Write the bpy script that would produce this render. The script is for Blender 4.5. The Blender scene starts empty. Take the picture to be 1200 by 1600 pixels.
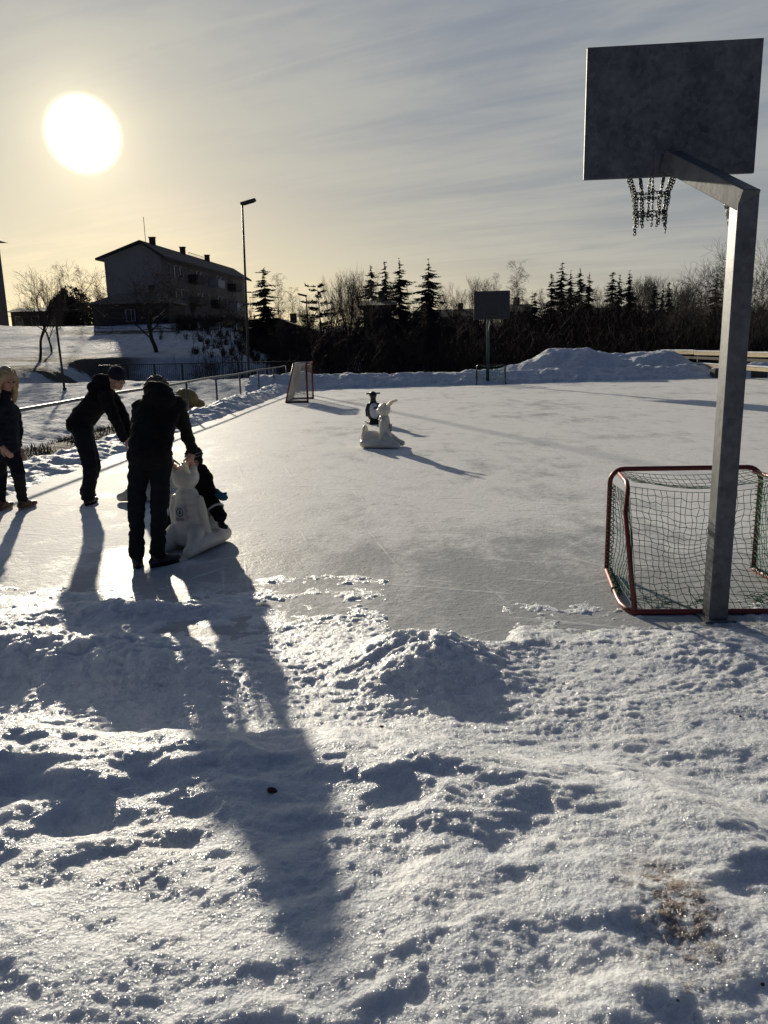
import bpy, bmesh, math, random
import numpy as np
from mathutils import Matrix, Vector, Quaternion, noise as mnoise

# ------------------------------------------------------------------ camera, sky, sun, exposure
SC = bpy.context.scene
COL = SC.collection
R = math.radians
EYE = 1.75
PITCH, ROLL = R(12.3), R(-1.4)
cam = bpy.data.cameras.new('camera')
cam.sensor_fit = 'VERTICAL'; cam.sensor_height = 36.0; cam.lens = 27.0
cam.clip_start = 0.05; cam.clip_end = 6000
cam_o = bpy.data.objects.new('camera', cam); COL.objects.link(cam_o)
CAM_R = (Matrix.Rotation(math.pi/2 - PITCH, 3, 'X') @ Matrix.Rotation(ROLL, 3, 'Z'))
cam_o.matrix_world = Matrix.Translation((0, 0, EYE)) @ CAM_R.to_4x4()
SC.camera = cam_o

def ray(px, py):
    return (CAM_R @ Vector(((px-600)/1200, (800-py)/1200, -1)))
def at(px, py, z=0.0):
    d = ray(px, py); t = (z-EYE)/d.z
    return Vector((d.x*t, d.y*t, z))
def atY(px, py, Y):
    d = ray(px, py); t = Y/d.y
    return Vector((d.x*t, Y, EYE+d.z*t))

SUN = ray(130, 210).normalized()
SUN_EL = math.asin(SUN.z); SUN_AZ = math.atan2(SUN.x, SUN.y)
sl = bpy.data.lights.new('sun', 'SUN'); sl.energy = 5.0; sl.angle = R(0.9); sl.color = (1.0, 0.90, 0.72)
sun_o = bpy.data.objects.new('sun', sl); COL.objects.link(sun_o)
sun_o.rotation_euler = SUN.to_track_quat('Z', 'Y').to_euler()
sun_o.location = (0, 0, 60)

class NG:
    """small helper to write node trees as expressions"""
    def __init__(s, tree): s.t = tree; s.n = tree.nodes; s.l = tree.links
    def node(s, typ, **kw):
        n = s.n.new(typ)
        for k, v in kw.items(): setattr(n, k, v)
        return n
    def put(s, sock, v):
        if hasattr(v, 'is_linked') or isinstance(v, bpy.types.NodeSocket): s.l.new(v, sock)
        else:
            try: sock.default_value = v
            except Exception: sock.default_value = (*v, 1.0)
    def m(s, op, a, b=0.0, c=0.0, clamp=False):
        n = s.node('ShaderNodeMath', operation=op, use_clamp=clamp)
        s.put(n.inputs[0], a); s.put(n.inputs[1], b); s.put(n.inputs[2], c)
        return n.outputs[0]
    def v(s, op, a, b=(0, 0, 0), scale=None):
        n = s.node('ShaderNodeVectorMath', operation=op)
        s.put(n.inputs[0], a); s.put(n.inputs[1], b)
        if scale is not None: s.put(n.inputs[3], scale)
        return n.outputs['Value'] if op in ('DOT_PRODUCT', 'LENGTH', 'DISTANCE') else n.outputs[0]
    def mix(s, f, a, b, typ='MIX'):
        n = s.node('ShaderNodeMix', data_type='RGBA', blend_type=typ)
        s.put(n.inputs[0], f)
        for i, x in ((6, a), (7, b)):
            if isinstance(x, (tuple, list)) and len(x) == 3: x = (*x, 1.0)
            s.put(n.inputs[i], x)
        return n.outputs[2]
    def step(s, x, a, b):
        n = s.node('ShaderNodeMapRange', interpolation_type='SMOOTHSTEP')
        s.put(n.inputs[0], x); s.put(n.inputs[1], a); s.put(n.inputs[2], b)
        return n.outputs[0]
    def noise(s, vec, scale, detail=4, rough=0.55, dist=0.0):
        n = s.node('ShaderNodeTexNoise')
        s.put(n.inputs['Vector'], vec); s.put(n.inputs['Scale'], scale); s.put(n.inputs['Detail'], detail)
        s.put(n.inputs['Roughness'], rough); s.put(n.inputs['Distortion'], dist)
        return n.outputs[0]
    def voro(s, vec, scale, feature='F1'):
        n = s.node('ShaderNodeTexVoronoi', feature=feature)
        s.put(n.inputs['Vector'], vec); s.put(n.inputs['Scale'], scale)
        return n.outputs[0]
    def bump(s, h, strength, dist, normal=None):
        n = s.node('ShaderNodeBump'); s.put(n.inputs['Height'], h)
        n.inputs['Strength'].default_value = strength; n.inputs['Distance'].default_value = dist
        if normal is not None: s.l.new(normal, n.inputs['Normal'])
        return n.outputs[0]
    def pos(s): return s.node('ShaderNodeNewGeometry').outputs['Position']
    def obj(s): return s.node('ShaderNodeTexCoord').outputs['Object']
    def mul(s, vec, k): return s.v('MULTIPLY', vec, k)

world = bpy.data.worlds.new('World'); SC.world = world; world.use_nodes = True
wt = world.node_tree; wt.nodes.clear(); g = NG(wt)
out = g.node('ShaderNodeOutputWorld'); bg = g.node('ShaderNodeBackground')
sky = g.node('ShaderNodeTexSky', sky_type='NISHITA'); sky.sun_disc = False
sky.sun_elevation = SUN_EL; sky.sun_rotation = SUN_AZ
sky.altitude = 100; sky.air_density = 1.0; sky.dust_density = 1.0; sky.ozone_density = 1.5
SKY_STRENGTH = 0.05
dirv = g.v('NORMALIZE', g.node('ShaderNodeTexCoord').outputs['Generated'])
sep = g.node('ShaderNodeSeparateXYZ'); g.l.new(dirv, sep.inputs[0])
el = g.m('MAXIMUM', sep.outputs[2], 0.0)
ang = g.m('ARCCOSINE', g.m('MINIMUM', g.v('DOT_PRODUCT', dirv, tuple(SUN)), 0.99999))
def expf(x, k): return g.m('EXPONENT', g.m('MULTIPLY', x, -1.0/k))
# thin veil of high cloud, projected on a plane overhead so its streaks run to the horizon
den = g.m('ADD', el, 0.10)
comb = g.node('ShaderNodeCombineXYZ')
g.put(comb.inputs[0], g.m('DIVIDE', sep.outputs[0], den)); g.put(comb.inputs[1], g.m('DIVIDE', sep.outputs[1], den))
rot = g.node('ShaderNodeVectorRotate', rotation_type='Z_AXIS'); g.l.new(comb.outputs[0], rot.inputs[0]); rot.inputs['Angle'].default_value = R(24)
pl = g.mul(rot.outputs[0], (0.55, 1.25, 1))
n1 = g.noise(pl, 1.1, 7, 0.58, 0.6)
n2 = g.noise(g.mul(rot.outputs[0], (0.45, 2.6, 1)), 2.2, 6, 0.6, 0.9)
n3 = g.noise(g.mul(rot.outputs[0], (1, 1, 1)), 0.45, 3, 0.5, 0.2)
cl = g.m('ADD', g.m('MULTIPLY', n1, 0.62), g.m('ADD', g.m('MULTIPLY', n2, 0.34), g.m('MULTIPLY', n3, 0.35)))
thick = g.step(cl, 0.50, 0.76)
g_core = g.step(ang, R(2.55), R(1.1))
g1 = expf(ang, 0.030); g2 = expf(ang, 0.13); g3 = expf(ang, 0.85)
veil = g.mix(thick, (0.235, 0.270, 0.335), (0.37, 0.385, 0.395))
veil = g.mix(g3, g.mul(veil, (0.63, 0.69, 0.79)), g.mul(veil, (1.09, 1.08, 1.03)))
# away from the sun the veil thins out and the sky is a deep winter blue
veil = g.mix(g.step(ang, 0.72, 1.35), veil, g.mul(veil, (0.10, 0.17, 0.32)))
low = g.m('MULTIPLY', expf(el, 0.12), expf(ang, 0.50))
warm = g.v('SCALE', (1.05, 0.77, 0.22), scale=low)
aur = g.v('SCALE', (1.0, 0.86, 0.48), scale=g.m('MULTIPLY', g2, g.m('ADD', 0.04, g.m('MULTIPLY', thick, 0.15))))
halo = g.v('SCALE', (0.80, 0.68, 0.42), scale=g1)
core = g.v('SCALE', (2.4, 2.2, 1.8), scale=g_core)
base = g.v('SCALE', sky.outputs[0], scale=SKY_STRENGTH)
tot = g.mix(g.m('ADD', 0.78, g.m('MULTIPLY', thick, 0.18)), base, veil)
for x in (warm, aur, halo, core): tot = g.v('ADD', tot, x)
# below the horizon the dome turns into pale ground
tot = g.mix(g.step(sep.outputs[2], -0.02, -0.12), tot, (0.16, 0.17, 0.19))
g.l.new(tot, bg.inputs[0]); bg.inputs[1].default_value = 1.0
g.l.new(bg.outputs[0], out.inputs[0])

SC.view_settings.view_transform = 'Standard'; SC.view_settings.look = 'None'
SC.view_settings.gamma = 1.0; SC.view_settings.use_curve_mapping = False
SC.view_settings.exposure = 0.1
SC.cycles.use_denoising = True
SC.cycles.max_bounces = 6; SC.cycles.diffuse_bounces = 3; SC.cycles.glossy_bounces = 3
SC.cycles.transmission_bounces = 4; SC.cycles.transparent_max_bounces = 6
SC.cycles.caustics_reflective = False; SC.cycles.caustics_refractive = False

# ------------------------------------------------------------------ numpy noise
_rs = np.random.RandomState(7)
_P = np.concatenate([_rs.permutation(512)]*2)
_A = _rs.rand(512)*2*np.pi
_GX, _GY = np.cos(_A), np.sin(_A)
def perlin(x, y):
    xi = np.floor(x).astype(np.int64); yi = np.floor(y).astype(np.int64)
    xf = x-xi; yf = y-yi
    u = xf*xf*xf*(xf*(xf*6-15)+10); v = yf*yf*yf*(yf*(yf*6-15)+10)
    def gr(ix, iy, dx, dy):
        h = _P[(_P[ix & 511] + iy) & 511]
        return _GX[h]*dx + _GY[h]*dy
    a = gr(xi, yi, xf, yf); b = gr(xi+1, yi, xf-1, yf)
    c = gr(xi, yi+1, xf, yf-1); d = gr(xi+1, yi+1, xf-1, yf-1)
    return (a+u*(b-a)) + v*((c+u*(d-c))-(a+u*(b-a)))
def fbm(x, y, f, o=4, gain=0.5):
    r = 0; a = 1.0
    for i in range(o):
        r = r + a*perlin(x*f+17.3*i, y*f-9.1*i); f *= 2.03; a *= gain
    return r
def billow(x, y, f, o=3, gain=0.5):
    r = 0; a = 1.0
    for i in range(o):
        r = r + a*(np.abs(perlin(x*f+31.7*i, y*f+5.3*i))*2-0.5); f *= 2.1; a *= gain
    return r
def sst(x, a, b):
    t = np.clip((x-a)/(b-a), 0, 1); return t*t*(3-2*t)
def gauss(x, c, w): return np.exp(-((x-c)/w)**2)

# ------------------------------------------------------------------ mesh helpers
def new_mesh_np(name, V, F, smooth=False):
    """V (n,3) array, F (m,k) int array with equal k"""
    V = np.asarray(V, dtype=np.float32); F = np.asarray(F, dtype=np.int32)
    me = bpy.data.meshes.new(name); k = F.shape[1]; m = F.shape[0]
    me.vertices.add(len(V)); me.vertices.foreach_set('co', V.ravel())
    me.loops.add(m*k); me.loops.foreach_set('vertex_index', F.ravel())
    me.polygons.add(m); me.polygons.foreach_set('loop_start', np.arange(0, m*k, k, dtype=np.int32))
    try: me.polygons.foreach_set('loop_total', np.full(m, k, dtype=np.int32))
    except Exception: pass
    me.update(calc_edges=True); me.validate()
    if smooth: me.polygons.foreach_set('use_smooth', np.ones(len(me.polygons), dtype=bool))
    return me
def tag(o, label=None, cat=None, group=None, kind=None):
    for k, v in (('label', label), ('category', cat), ('group', group), ('kind', kind)):
        if v: o[k] = v
    return o
def link(name, me, mat=None, parent=None):
    o = bpy.data.objects.new(name, me); COL.objects.link(o)
    if mat is not None and not me.materials: me.materials.append(mat)
    if parent is not None: o.parent = parent
    return o
def empty(name, loc=(0, 0, 0), rz=0.0, label=None, cat=None, group=None):
    o = bpy.data.objects.new(name, None); COL.objects.link(o)
    o.location = loc; o.rotation_euler = (0, 0, rz); o.empty_display_size = 0.2
    return tag(o, label, cat, group)
def copy_tree(o, parent=None):
    c = o.copy(); COL.objects.link(c)
    if parent is not None: c.parent = parent
    for ch in list(o.children): copy_tree(ch, c)
    return c

class MB:
    def __init__(s): s.V = []; s.F = []
    def add(s, vs, fs):
        b = len(s.V); s.V += [tuple(v) for v in vs]; s.F += [tuple(i+b for i in f) for f in fs]; return s
    def box(s, c, size, M=None):
        hx, hy, hz = size[0]/2, size[1]/2, size[2]/2
        vs = [Vector((x, y, z)) for x in (-hx, hx) for y in (-hy, hy) for z in (-hz, hz)]
        if M is not None: vs = [M @ v for v in vs]
        vs = [v+Vector(c) for v in vs]
        return s.add(vs, [(0, 1, 3, 2), (4, 6, 7, 5), (0, 4, 5, 1), (2, 3, 7, 6), (0, 2, 6, 4), (1, 5, 7, 3)])
    def beam(s, p0, p1, w, h, up=(0, 0, 1)):
        p0 = Vector(p0); p1 = Vector(p1); d = (p1-p0).normalized()
        a = d.cross(Vector(up)).normalized(); b = a.cross(d).normalized()
        vs = []
        for p in (p0, p1):
            for i, j in ((-1, -1), (1, -1), (1, 1), (-1, 1)): vs.append(p+a*(i*w/2)+b*(j*h/2))
        return s.add(vs, [(0, 1, 2, 3), (7, 6, 5, 4), (0, 4, 5, 1), (1, 5, 6, 2), (2, 6, 7, 3), (3, 7, 4, 0)])
    def tube(s, pts, r, n=8, cap=True, closed=False):
        pts = [Vector(p) for p in pts]; m = len(pts)
        rr = r if isinstance(r, (list, tuple)) else [r]*m
        ref = None; rings = []
        for i, p in enumerate(pts):
            if closed: d = (pts[(i+1) % m]-pts[i-1])
            else: d = pts[min(i+1, m-1)]-pts[max(i-1, 0)]
            if d.length < 1e-9: d = Vector((0, 0, 1))
            d.normalize()
            if ref is None: ref = d.orthogonal().normalized()
            a = (ref-d*ref.dot(d))
            a = a.normalized() if a.length > 1e-6 else d.orthogonal().normalized()
            ref = a; b = d.cross(a)
            rings.append([p+(a*math.cos(2*math.pi*k/n)+b*math.sin(2*math.pi*k/n))*rr[i] for k in range(n)])
        vs = [v for ring in rings for v in ring]; fs = []
        for i in range(m if closed else m-1):
            j = (i+1) % m
            for k in range(n): fs.append((i*n+k, i*n+(k+1) % n, j*n+(k+1) % n, j*n+k))
        if cap and not closed:
            fs.append(tuple(reversed(range(n)))); fs.append(tuple((m-1)*n+k for k in range(n)))
        return s.add(vs, fs)
    def ell(s, c, rad, M=None, nu=14, nv=9):
        vs = [Vector((0, 0, 1))]
        for j in range(1, nv):
            t = math.pi*j/nv
            for i in range(nu):
                p = 2*math.pi*i/nu; vs.append(Vector((math.sin(t)*math.cos(p), math.sin(t)*math.sin(p), math.cos(t))))
        vs.append(Vector((0, 0, -1)))
        vs = [Vector((v.x*rad[0], v.y*rad[1], v.z*rad[2])) for v in vs]
        if M is not None: vs = [M @ v for v in vs]
        vs = [v+Vector(c) for v in vs]; L = len(vs)-1; fs = []
        for i in range(nu):
            k = (i+1) % nu
            fs.append((0, 1+i, 1+k))
            for j in range(nv-2): fs.append((1+j*nu+i, 1+(j+1)*nu+i, 1+(j+1)*nu+k, 1+j*nu+k))
            fs.append((L, 1+(nv-2)*nu+k, 1+(nv-2)*nu+i))
        return s.add(vs, fs)
    def cone(s, p0, p1, r0, r1, n=12):
        """closed round cone: frustum with a sphere at each end"""
        s.tube([p0, p1], [r0, r1], n); s.ell(p0, (r0,)*3, None, n, 8); s.ell(p1, (r1,)*3, None, n, 8); return s
    def chain(s, pts, rads, n=12):
        for i in range(len(pts)-1): s.cone(pts[i], pts[i+1], rads[i], rads[i+1], n)
        return s
    def prism(s, outline, z0, z1, M=None):
        """outline in local (x,y); extruded along z"""
        n = len(outline)
        vs = [Vector((x, y, z0)) for x, y in outline]+[Vector((x, y, z1)) for x, y in outline]
        if M is not None: vs = [M @ v for v in vs]
        return s.add(vs, [tuple(reversed(range(n))), tuple(range(n, 2*n))]+[(i, (i+1) % n, n+(i+1) % n, n+i) for i in range(n)])
    def mesh(s, name, smooth=False):
        me = bpy.data.meshes.new(name); me.from_pydata([tuple(v) for v in s.V], [], s.F); me.update()
        if smooth:
            for p in me.polygons: p.use_smooth = True
        return me
    def build(s, name, mat, parent=None, smooth=False, bevel=0.0):
        me = s.mesh(name, smooth); o = link(name, me, mat, parent)
        if bevel:
            b = o.modifiers.new('bevel', 'BEVEL'); b.width = bevel; b.segments = 2; b.limit_method = 'ANGLE'
        return o

def fused(name, mb, mat, parent, voxel=0.012, smooth=5, ratio=1.0, wrinkle=0.0, wscale=9.0, seed=0):
    """fuses overlapping closed shapes into one continuous skin"""
    me = mb.mesh('raw'); o = bpy.data.objects.new('raw', me); COL.objects.link(o)
    rm = o.modifiers.new('r', 'REMESH'); rm.mode = 'VOXEL'; rm.voxel_size = voxel; rm.use_smooth_shade = True
    if smooth:
        sm = o.modifiers.new('s', 'SMOOTH'); sm.factor = 0.5; sm.iterations = smooth
    if ratio < 1:
        dc = o.modifiers.new('d', 'DECIMATE'); dc.ratio = ratio
    dg = bpy.context.evaluated_depsgraph_get(); dg.update()
    m2 = bpy.data.meshes.new_from_object(o.evaluated_get(dg)); m2.name = name
    bpy.data.objects.remove(o); bpy.data.meshes.remove(me)
    if wrinkle:
        off = Vector((seed*3.7, seed*1.3, 0)); nv = [v.normal.copy() for v in m2.vertices]
        for v, nn in zip(m2.vertices, nv):
            p = v.co*wscale+off; p.z *= 1.7
            v.co += nn*(wrinkle*(mnoise.noise(p)+0.5*mnoise.noise(p*2.3)))
    for p in m2.polygons: p.use_smooth = True
    m2.materials.clear(); m2.materials.append(mat)
    return link(name, m2, None, parent)

# ------------------------------------------------------------------ materials
def mat(name):
    m = bpy.data.materials.new(name); m.use_nodes = True
    t = m.node_tree; p = t.nodes['Principled BSDF']
    return m, NG(t), p
def simple(name, col, rough=0.6, metal=0.0, var=0.25, scale=6.0, bump=0.0, bscale=40.0, spec=0.5):
    m, g, p = mat(name); o = g.obj()
    n = g.noise(o, scale, 5, 0.6)
    k = g.m('ADD', 1-var, g.m('MULTIPLY', n, 2*var))
    g.put(p.inputs['Base Color'], g.v('SCALE', col, scale=k))
    p.inputs['Roughness'].default_value = rough; p.inputs['Metallic'].default_value = metal
    p.inputs['Specular IOR Level'].default_value = spec
    if bump: g.l.new(g.bump(g.noise(o, bscale, 4, 0.6), bump, 0.01), p.inputs['Normal'])
    return m

def snow_material(name, near):
    m, g, p = mat(name); P = g.pos()
    big = g.noise(P, 1.3, 4, 0.6); mid = g.noise(P, 7.0, 5, 0.6)
    c = g.mix(g.step(mid, 0.35, 0.7), (0.60, 0.63, 0.68), (0.76, 0.77, 0.78))
    # grit and old brownish melt stains with their own shapes
    c = g.mix(g.m('MULTIPLY', g.step(big, 0.58, 0.75), 0.22), c, (0.42, 0.38, 0.32))
    if near:
        st = at(1050, 1465, 0.22)
        dd = g.v('DISTANCE', g.mul(P, (1, 0.55, 0)), (st.x, st.y*0.55, 0))
        dm = g.m('MULTIPLY', g.step(dd, 0.17, 0.03), g.step(g.noise(P, 22, 5, 0.7), 0.42, 0.56))
        c = g.mix(g.m('MULTIPLY', dm, 0.9), c, (0.16, 0.10, 0.07))
        st2 = at(1060, 1560, 0.22)
        dd2 = g.v('DISTANCE', g.mul(P, (1, 0.8, 0)), (st2.x, st2.y*0.8, 0))
        dm2 = g.m('MULTIPLY', g.step(dd2, 0.2, 0.05), g.step(g.noise(P, 30, 5, 0.7), 0.52, 0.62))
        c = g.mix(g.m('MULTIPLY', dm2, 0.6), c, (0.2, 0.14, 0.10))
        speck = g.step(g.voro(P, 9.0), 0.045, 0.02)
        c = g.mix(g.m('MULTIPLY', speck, g.step(g.noise(P, 2.1, 2), 0.5, 0.6)), c, (0.08, 0.06, 0.05))
        h = g.m('ADD', g.noise(P, 38, 5, 0.65), g.m('ADD', g.m('MULTIPLY', g.noise(P, 120, 3, 0.6), 0.35), g.m('MULTIPLY', g.voro(P, 95), 0.3)))
        g.l.new(g.bump(h, 0.85, 0.013), p.inputs['Normal'])
        p.inputs['Roughness'].default_value = 0.5
        p.inputs['Subsurface Weight'].default_value = 0.7; p.inputs['Subsurface Radius'].default_value = (1.0, 0.95, 0.9); p.inputs['Subsurface Scale'].default_value = 0.05
        p.inputs['Coat Weight'].default_value = 0.28; p.inputs['Coat Roughness'].default_value = 0.16
        g.l.new(g.bump(g.m('ADD', g.voro(P, 150), g.noise(P, 60, 3, 0.7)), 0.9, 0.012), p.inputs['Coat Normal'])
    else:
        h = g.m('ADD', g.noise(P, 2.2, 6, 0.65), g.m('MULTIPLY', g.noise(P, 14, 4, 0.6), 0.3))
        g.l.new(g.bump(h, 0.55, 0.12), p.inputs['Normal'])
        p.inputs['Roughness'].default_value = 0.6
    g.put(p.inputs['Base Color'], c)
    p.inputs['Specular IOR Level'].default_value = 0.22 if near else 0.06
    return m
M_SNOW = snow_material('snow_near', True)
M_SNOWF = snow_material('snow_far', False)

def terrain_material():
    m, g, p = mat('terrain_snow'); P = g.pos()
    mid = g.noise(P, 1.5, 5, 0.65)
    c = g.mix(g.step(mid, 0.35, 0.7), (0.50, 0.52, 0.56), (0.72, 0.73, 0.75))
    # bare grass showing in strips on the slope and along the ditch
    sx = g.node('ShaderNodeSeparateXYZ'); g.l.new(P, sx.inputs[0])
    nb = g.noise(g.mul(P, (0.12, 0.42, 1)), 1.0, 5, 0.65, 0.5)
    bare = g.step(nb, 0.55, 0.60)
    ditch = g.m('MULTIPLY', g.step(g.m('ABSOLUTE', g.m('SUBTRACT', sx.outputs[0], g.m("ADD", -7.0, g.m('MULTIPLY', sx.outputs[1], 0.053)))), 0.95, 0.6),
                g.step(g.noise(P, 1.6, 5, 0.7), 0.36, 0.44))
    ditch = g.m('MULTIPLY', ditch, g.step(sx.outputs[1], 27, 22))
    # patch zone high on the hill at left, and a strip in front of the block
    z1 = g.m('MULTIPLY', g.step(g.v('DISTANCE', P, tuple(atY(28, 550, 50))), 9, 6), g.step(g.noise(g.mul(P, (0.10, 0.42, 0.3)), 1.0, 5, 0.6), 0.47, 0.53))
    z2 = g.m('MULTIPLY', g.step(g.v('DISTANCE', g.mul(P, (0.6, 1.6, 1)), (atY(215, 530, 72).x*0.6, 72*1.6, 3.4)), 6.5, 3.2), g.step(g.noise(P, 0.5, 4, 0.6), 0.38, 0.44))
    far = g.m('MULTIPLY', bare, g.step(sx.outputs[1], 62, 85))
    k = g.m('MAXIMUM', g.m('MAXIMUM', ditch, z1), g.m('MAXIMUM', z2, far))
    c = g.mix(g.m('MULTIPLY', k, 0.93), c, g.mix(g.noise(P, 6, 4), (0.035, 0.03, 0.018), (0.10, 0.08, 0.045)))
    h = g.m('ADD', g.noise(P, 1.2, 6, 0.7), g.m('MULTIPLY', g.noise(P, 6.5, 4, 0.65), 0.35))
    g.l.new(g.bump(h, 0.9, 0.30), p.inputs['Normal'])
    p.inputs['Roughness'].default_value = 0.8; p.inputs['Specular IOR Level'].default_value = 0.04
    g.put(p.inputs['Base Color'], c)
    return m
M_TERR = terrain_material()

def ice_material():
    m, g, p = mat('scraped_ice'); P = g.pos()
    sx = g.node('ShaderNodeSeparateXYZ'); g.l.new(P, sx.inputs[0])
    a = g.noise(P, 0.35, 5, 0.6); b = g.noise(g.mul(P, (1, 0.55, 1)), 2.4, 6, 0.65)
    fine = g.noise(P, 16, 5, 0.65)
    frost = g.m('ADD', g.m('MULTIPLY', a, 0.5), g.m('ADD', g.m('MULTIPLY', b, 0.55), g.m('MULTIPLY', fine, 0.22)))
    # frost worn off towards the entrance, where everybody walks
    worn = g.step(g.m('ADD', sx.outputs[1], g.m('MULTIPLY', a, 4.0)), 10.5, 6.2)
    frost = g.m('SUBTRACT', frost, g.m('MULTIPLY', worn, 0.20))
    k = g.step(frost, 0.43, 0.66)
    c = g.mix(k, (0.42, 0.425, 0.425), (0.80, 0.79, 0.77))
    # skate and blade scratches in several directions
    def scr(angle, sc, st, lo, hi, dist=0.35):
        r = g.node('ShaderNodeVectorRotate', rotation_type='Z_AXIS'); g.l.new(P, r.inputs[0]); r.inputs['Angle'].default_value = angle
        return g.step(g.noise(g.mul(r.outputs[0], (st, 1, 1)), sc, 3, 0.6, dist), lo, hi)
    s1 = scr(0.35, 9, 0.045, 0.62, 0.70); s2 = scr(-0.5, 7, 0.05, 0.63, 0.71); s3 = scr(1.35, 8, 0.05, 0.63, 0.7)
    s = g.m('MAXIMUM', s1, g.m('MAXIMUM', s2, s3))
    c = g.mix(g.m('MULTIPLY', s, 0.40), c, (0.80, 0.80, 0.80))
    s4 = scr(0.05, 15, 0.10, 0.60, 0.68); s5 = scr(0.8, 12, 0.07, 0.62, 0.69)
    c = g.mix(g.m('MULTIPLY', g.m('MAXIMUM', s4, s5), 0.35), c, (0.30, 0.30, 0.30))
    s6 = g.m('MAXIMUM', scr(0.2, 3.2, 0.10, 0.66, 0.71, 2.2), g.m('MAXIMUM', scr(1.0, 4.0, 0.08, 0.66, 0.71, 1.8), scr(-0.9, 3.6, 0.09, 0.66, 0.71, 2.0)))
    c = g.mix(g.m('MULTIPLY', s6, 0.38), c, (0.88, 0.88, 0.88))
    scuff = g.m('MULTIPLY', g.step(g.noise(P, 26, 5, 0.75), 0.56, 0.66), g.step(g.noise(P, 0.9, 4, 0.6), 0.46, 0.62))
    c = g.mix(g.m('MULTIPLY', scuff, 0.5), c, (0.26, 0.26, 0.255))
    d = g.step(g.noise(g.mul(P, (1, 0.6, 1)), 3.1, 5, 0.7), 0.62, 0.72)
    c = g.mix(g.m('MULTIPLY', d, 0.5), c, (0.20, 0.195, 0.19))
    spk = g.m('MULTIPLY', g.step(g.voro(P, 2.3), 0.035, 0.015), g.step(g.noise(P, 0.6, 2), 0.5, 0.6))
    c = g.mix(spk, c, (0.06, 0.05, 0.045))
    g.put(p.inputs['Base Color'], c)
    rg = g.m('ADD', 0.50, g.m('MULTIPLY', k, 0.20)); g.put(p.inputs['Roughness'], rg)
    p.inputs['Specular IOR Level'].default_value = 0.045
    h = g.m('ADD', g.m('MULTIPLY', b, 0.6), g.m('ADD', g.m('MULTIPLY', fine, 0.45), g.m('ADD', g.m('MULTIPLY', g.noise(P, 55, 3, 0.6), 0.16), g.m('MULTIPLY', s, 0.10))))
    g.l.new(g.bump(h, 0.55, 0.028), p.inputs['Normal'])
    return m
M_ICE = ice_material()

def galv_material(name, lo, hi, metal=0.75, rough=0.45, scale=22):
    m, g, p = mat(name); o = g.obj()
    v = g.node('ShaderNodeTexVoronoi'); g.put(v.inputs['Vector'], g.v('ADD', o, g.v('SCALE', g.node('ShaderNodeTexNoise').outputs[1], scale=0.02))); v.inputs['Scale'].default_value = scale
    sp = g.node('ShaderNodeSeparateColor'); g.l.new(v.outputs['Color'], sp.inputs[0])
    n = g.noise(o, 5, 6, 0.7); n2 = g.noise(o, 30, 4, 0.6)
    k = g.m('ADD', g.m('MULTIPLY', sp.outputs[0], 0.30), g.m('ADD', g.m('MULTIPLY', g.step(n, 0.3, 0.7), 0.45), g.m('MULTIPLY', n2, 0.3)))
    g.put(p.inputs['Base Color'], g.mix(k, lo, hi))
    p.inputs['Metallic'].default_value = metal
    g.put(p.inputs['Roughness'], g.m('ADD', rough-0.08, g.m('MULTIPLY', n2, 0.2)))
    g.l.new(g.bump(n2, 0.15, 0.004), p.inputs['Normal'])
    return m
M_GALV = galv_material('galvanised_steel', (0.050, 0.055, 0.062), (0.17, 0.178, 0.188), 0.4, 0.5)
M_BOARD = galv_material('weathered_board_steel', (0.022, 0.026, 0.034), (0.15, 0.16, 0.18), 0.2, 0.6, 30)
M_CHAIN = simple('dark_chain_steel', (0.06, 0.06, 0.06), 0.45, 0.7)
M_RED = simple('chipped_red_paint', (0.16, 0.016, 0.013), 0.42, 0, 0.45, 20)
M_NETG = simple('green_net_twine', (0.018, 0.115, 0.062), 0.8)
M_NETW = simple('pale_net_twine', (0.55, 0.52, 0.46), 0.9)
M_TWINE = simple('dark_net_twine', (0.03, 0.035, 0.03), 0.8)
M_BLACK = simple('black_fabric', (0.0075, 0.0075, 0.009), 0.85, 0, 0.4, 14, 0.5, 60, 0.15)
M_NAVY = simple('navy_fabric', (0.009, 0.012, 0.022), 0.85, 0, 0.35, 14, 0.4, 60, 0.25)
M_JEANS = simple('dark_trouser_cloth', (0.009, 0.010, 0.015), 0.9, 0, 0.3, 14, 0.4, 90, 0.2)
M_SKIN = simple('skin', (0.42, 0.24, 0.17), 0.55, 0, 0.12, 12)
M_HAIRB = simple('brown_hair', (0.06, 0.035, 0.02), 0.5, 0, 0.4, 60)
M_HAIRY = simple('blond_hair', (0.46, 0.33, 0.18), 0.5, 0, 0.3, 60, 0.6, 70)
M_BOOT = simple('brown_boot_leather', (0.10, 0.042, 0.018), 0.55, 0, 0.3, 20)
M_SHOE = simple('black_shoe_leather', (0.012, 0.012, 0.012), 0.4, 0, 0.3, 20)
M_SOLE = simple('pale_boot_sole', (0.30, 0.26, 0.22), 0.8)
M_MITT = simple('blue_mitten_fabric', (0.012, 0.10, 0.18), 0.8)
M_REFL = simple('reflective_tape', (0.5, 0.5, 0.5), 0.3)
M_EYE = simple('eye', (0.02, 0.015, 0.012), 0.2)
M_LIP = simple('lips', (0.30, 0.12, 0.10), 0.5)
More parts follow.
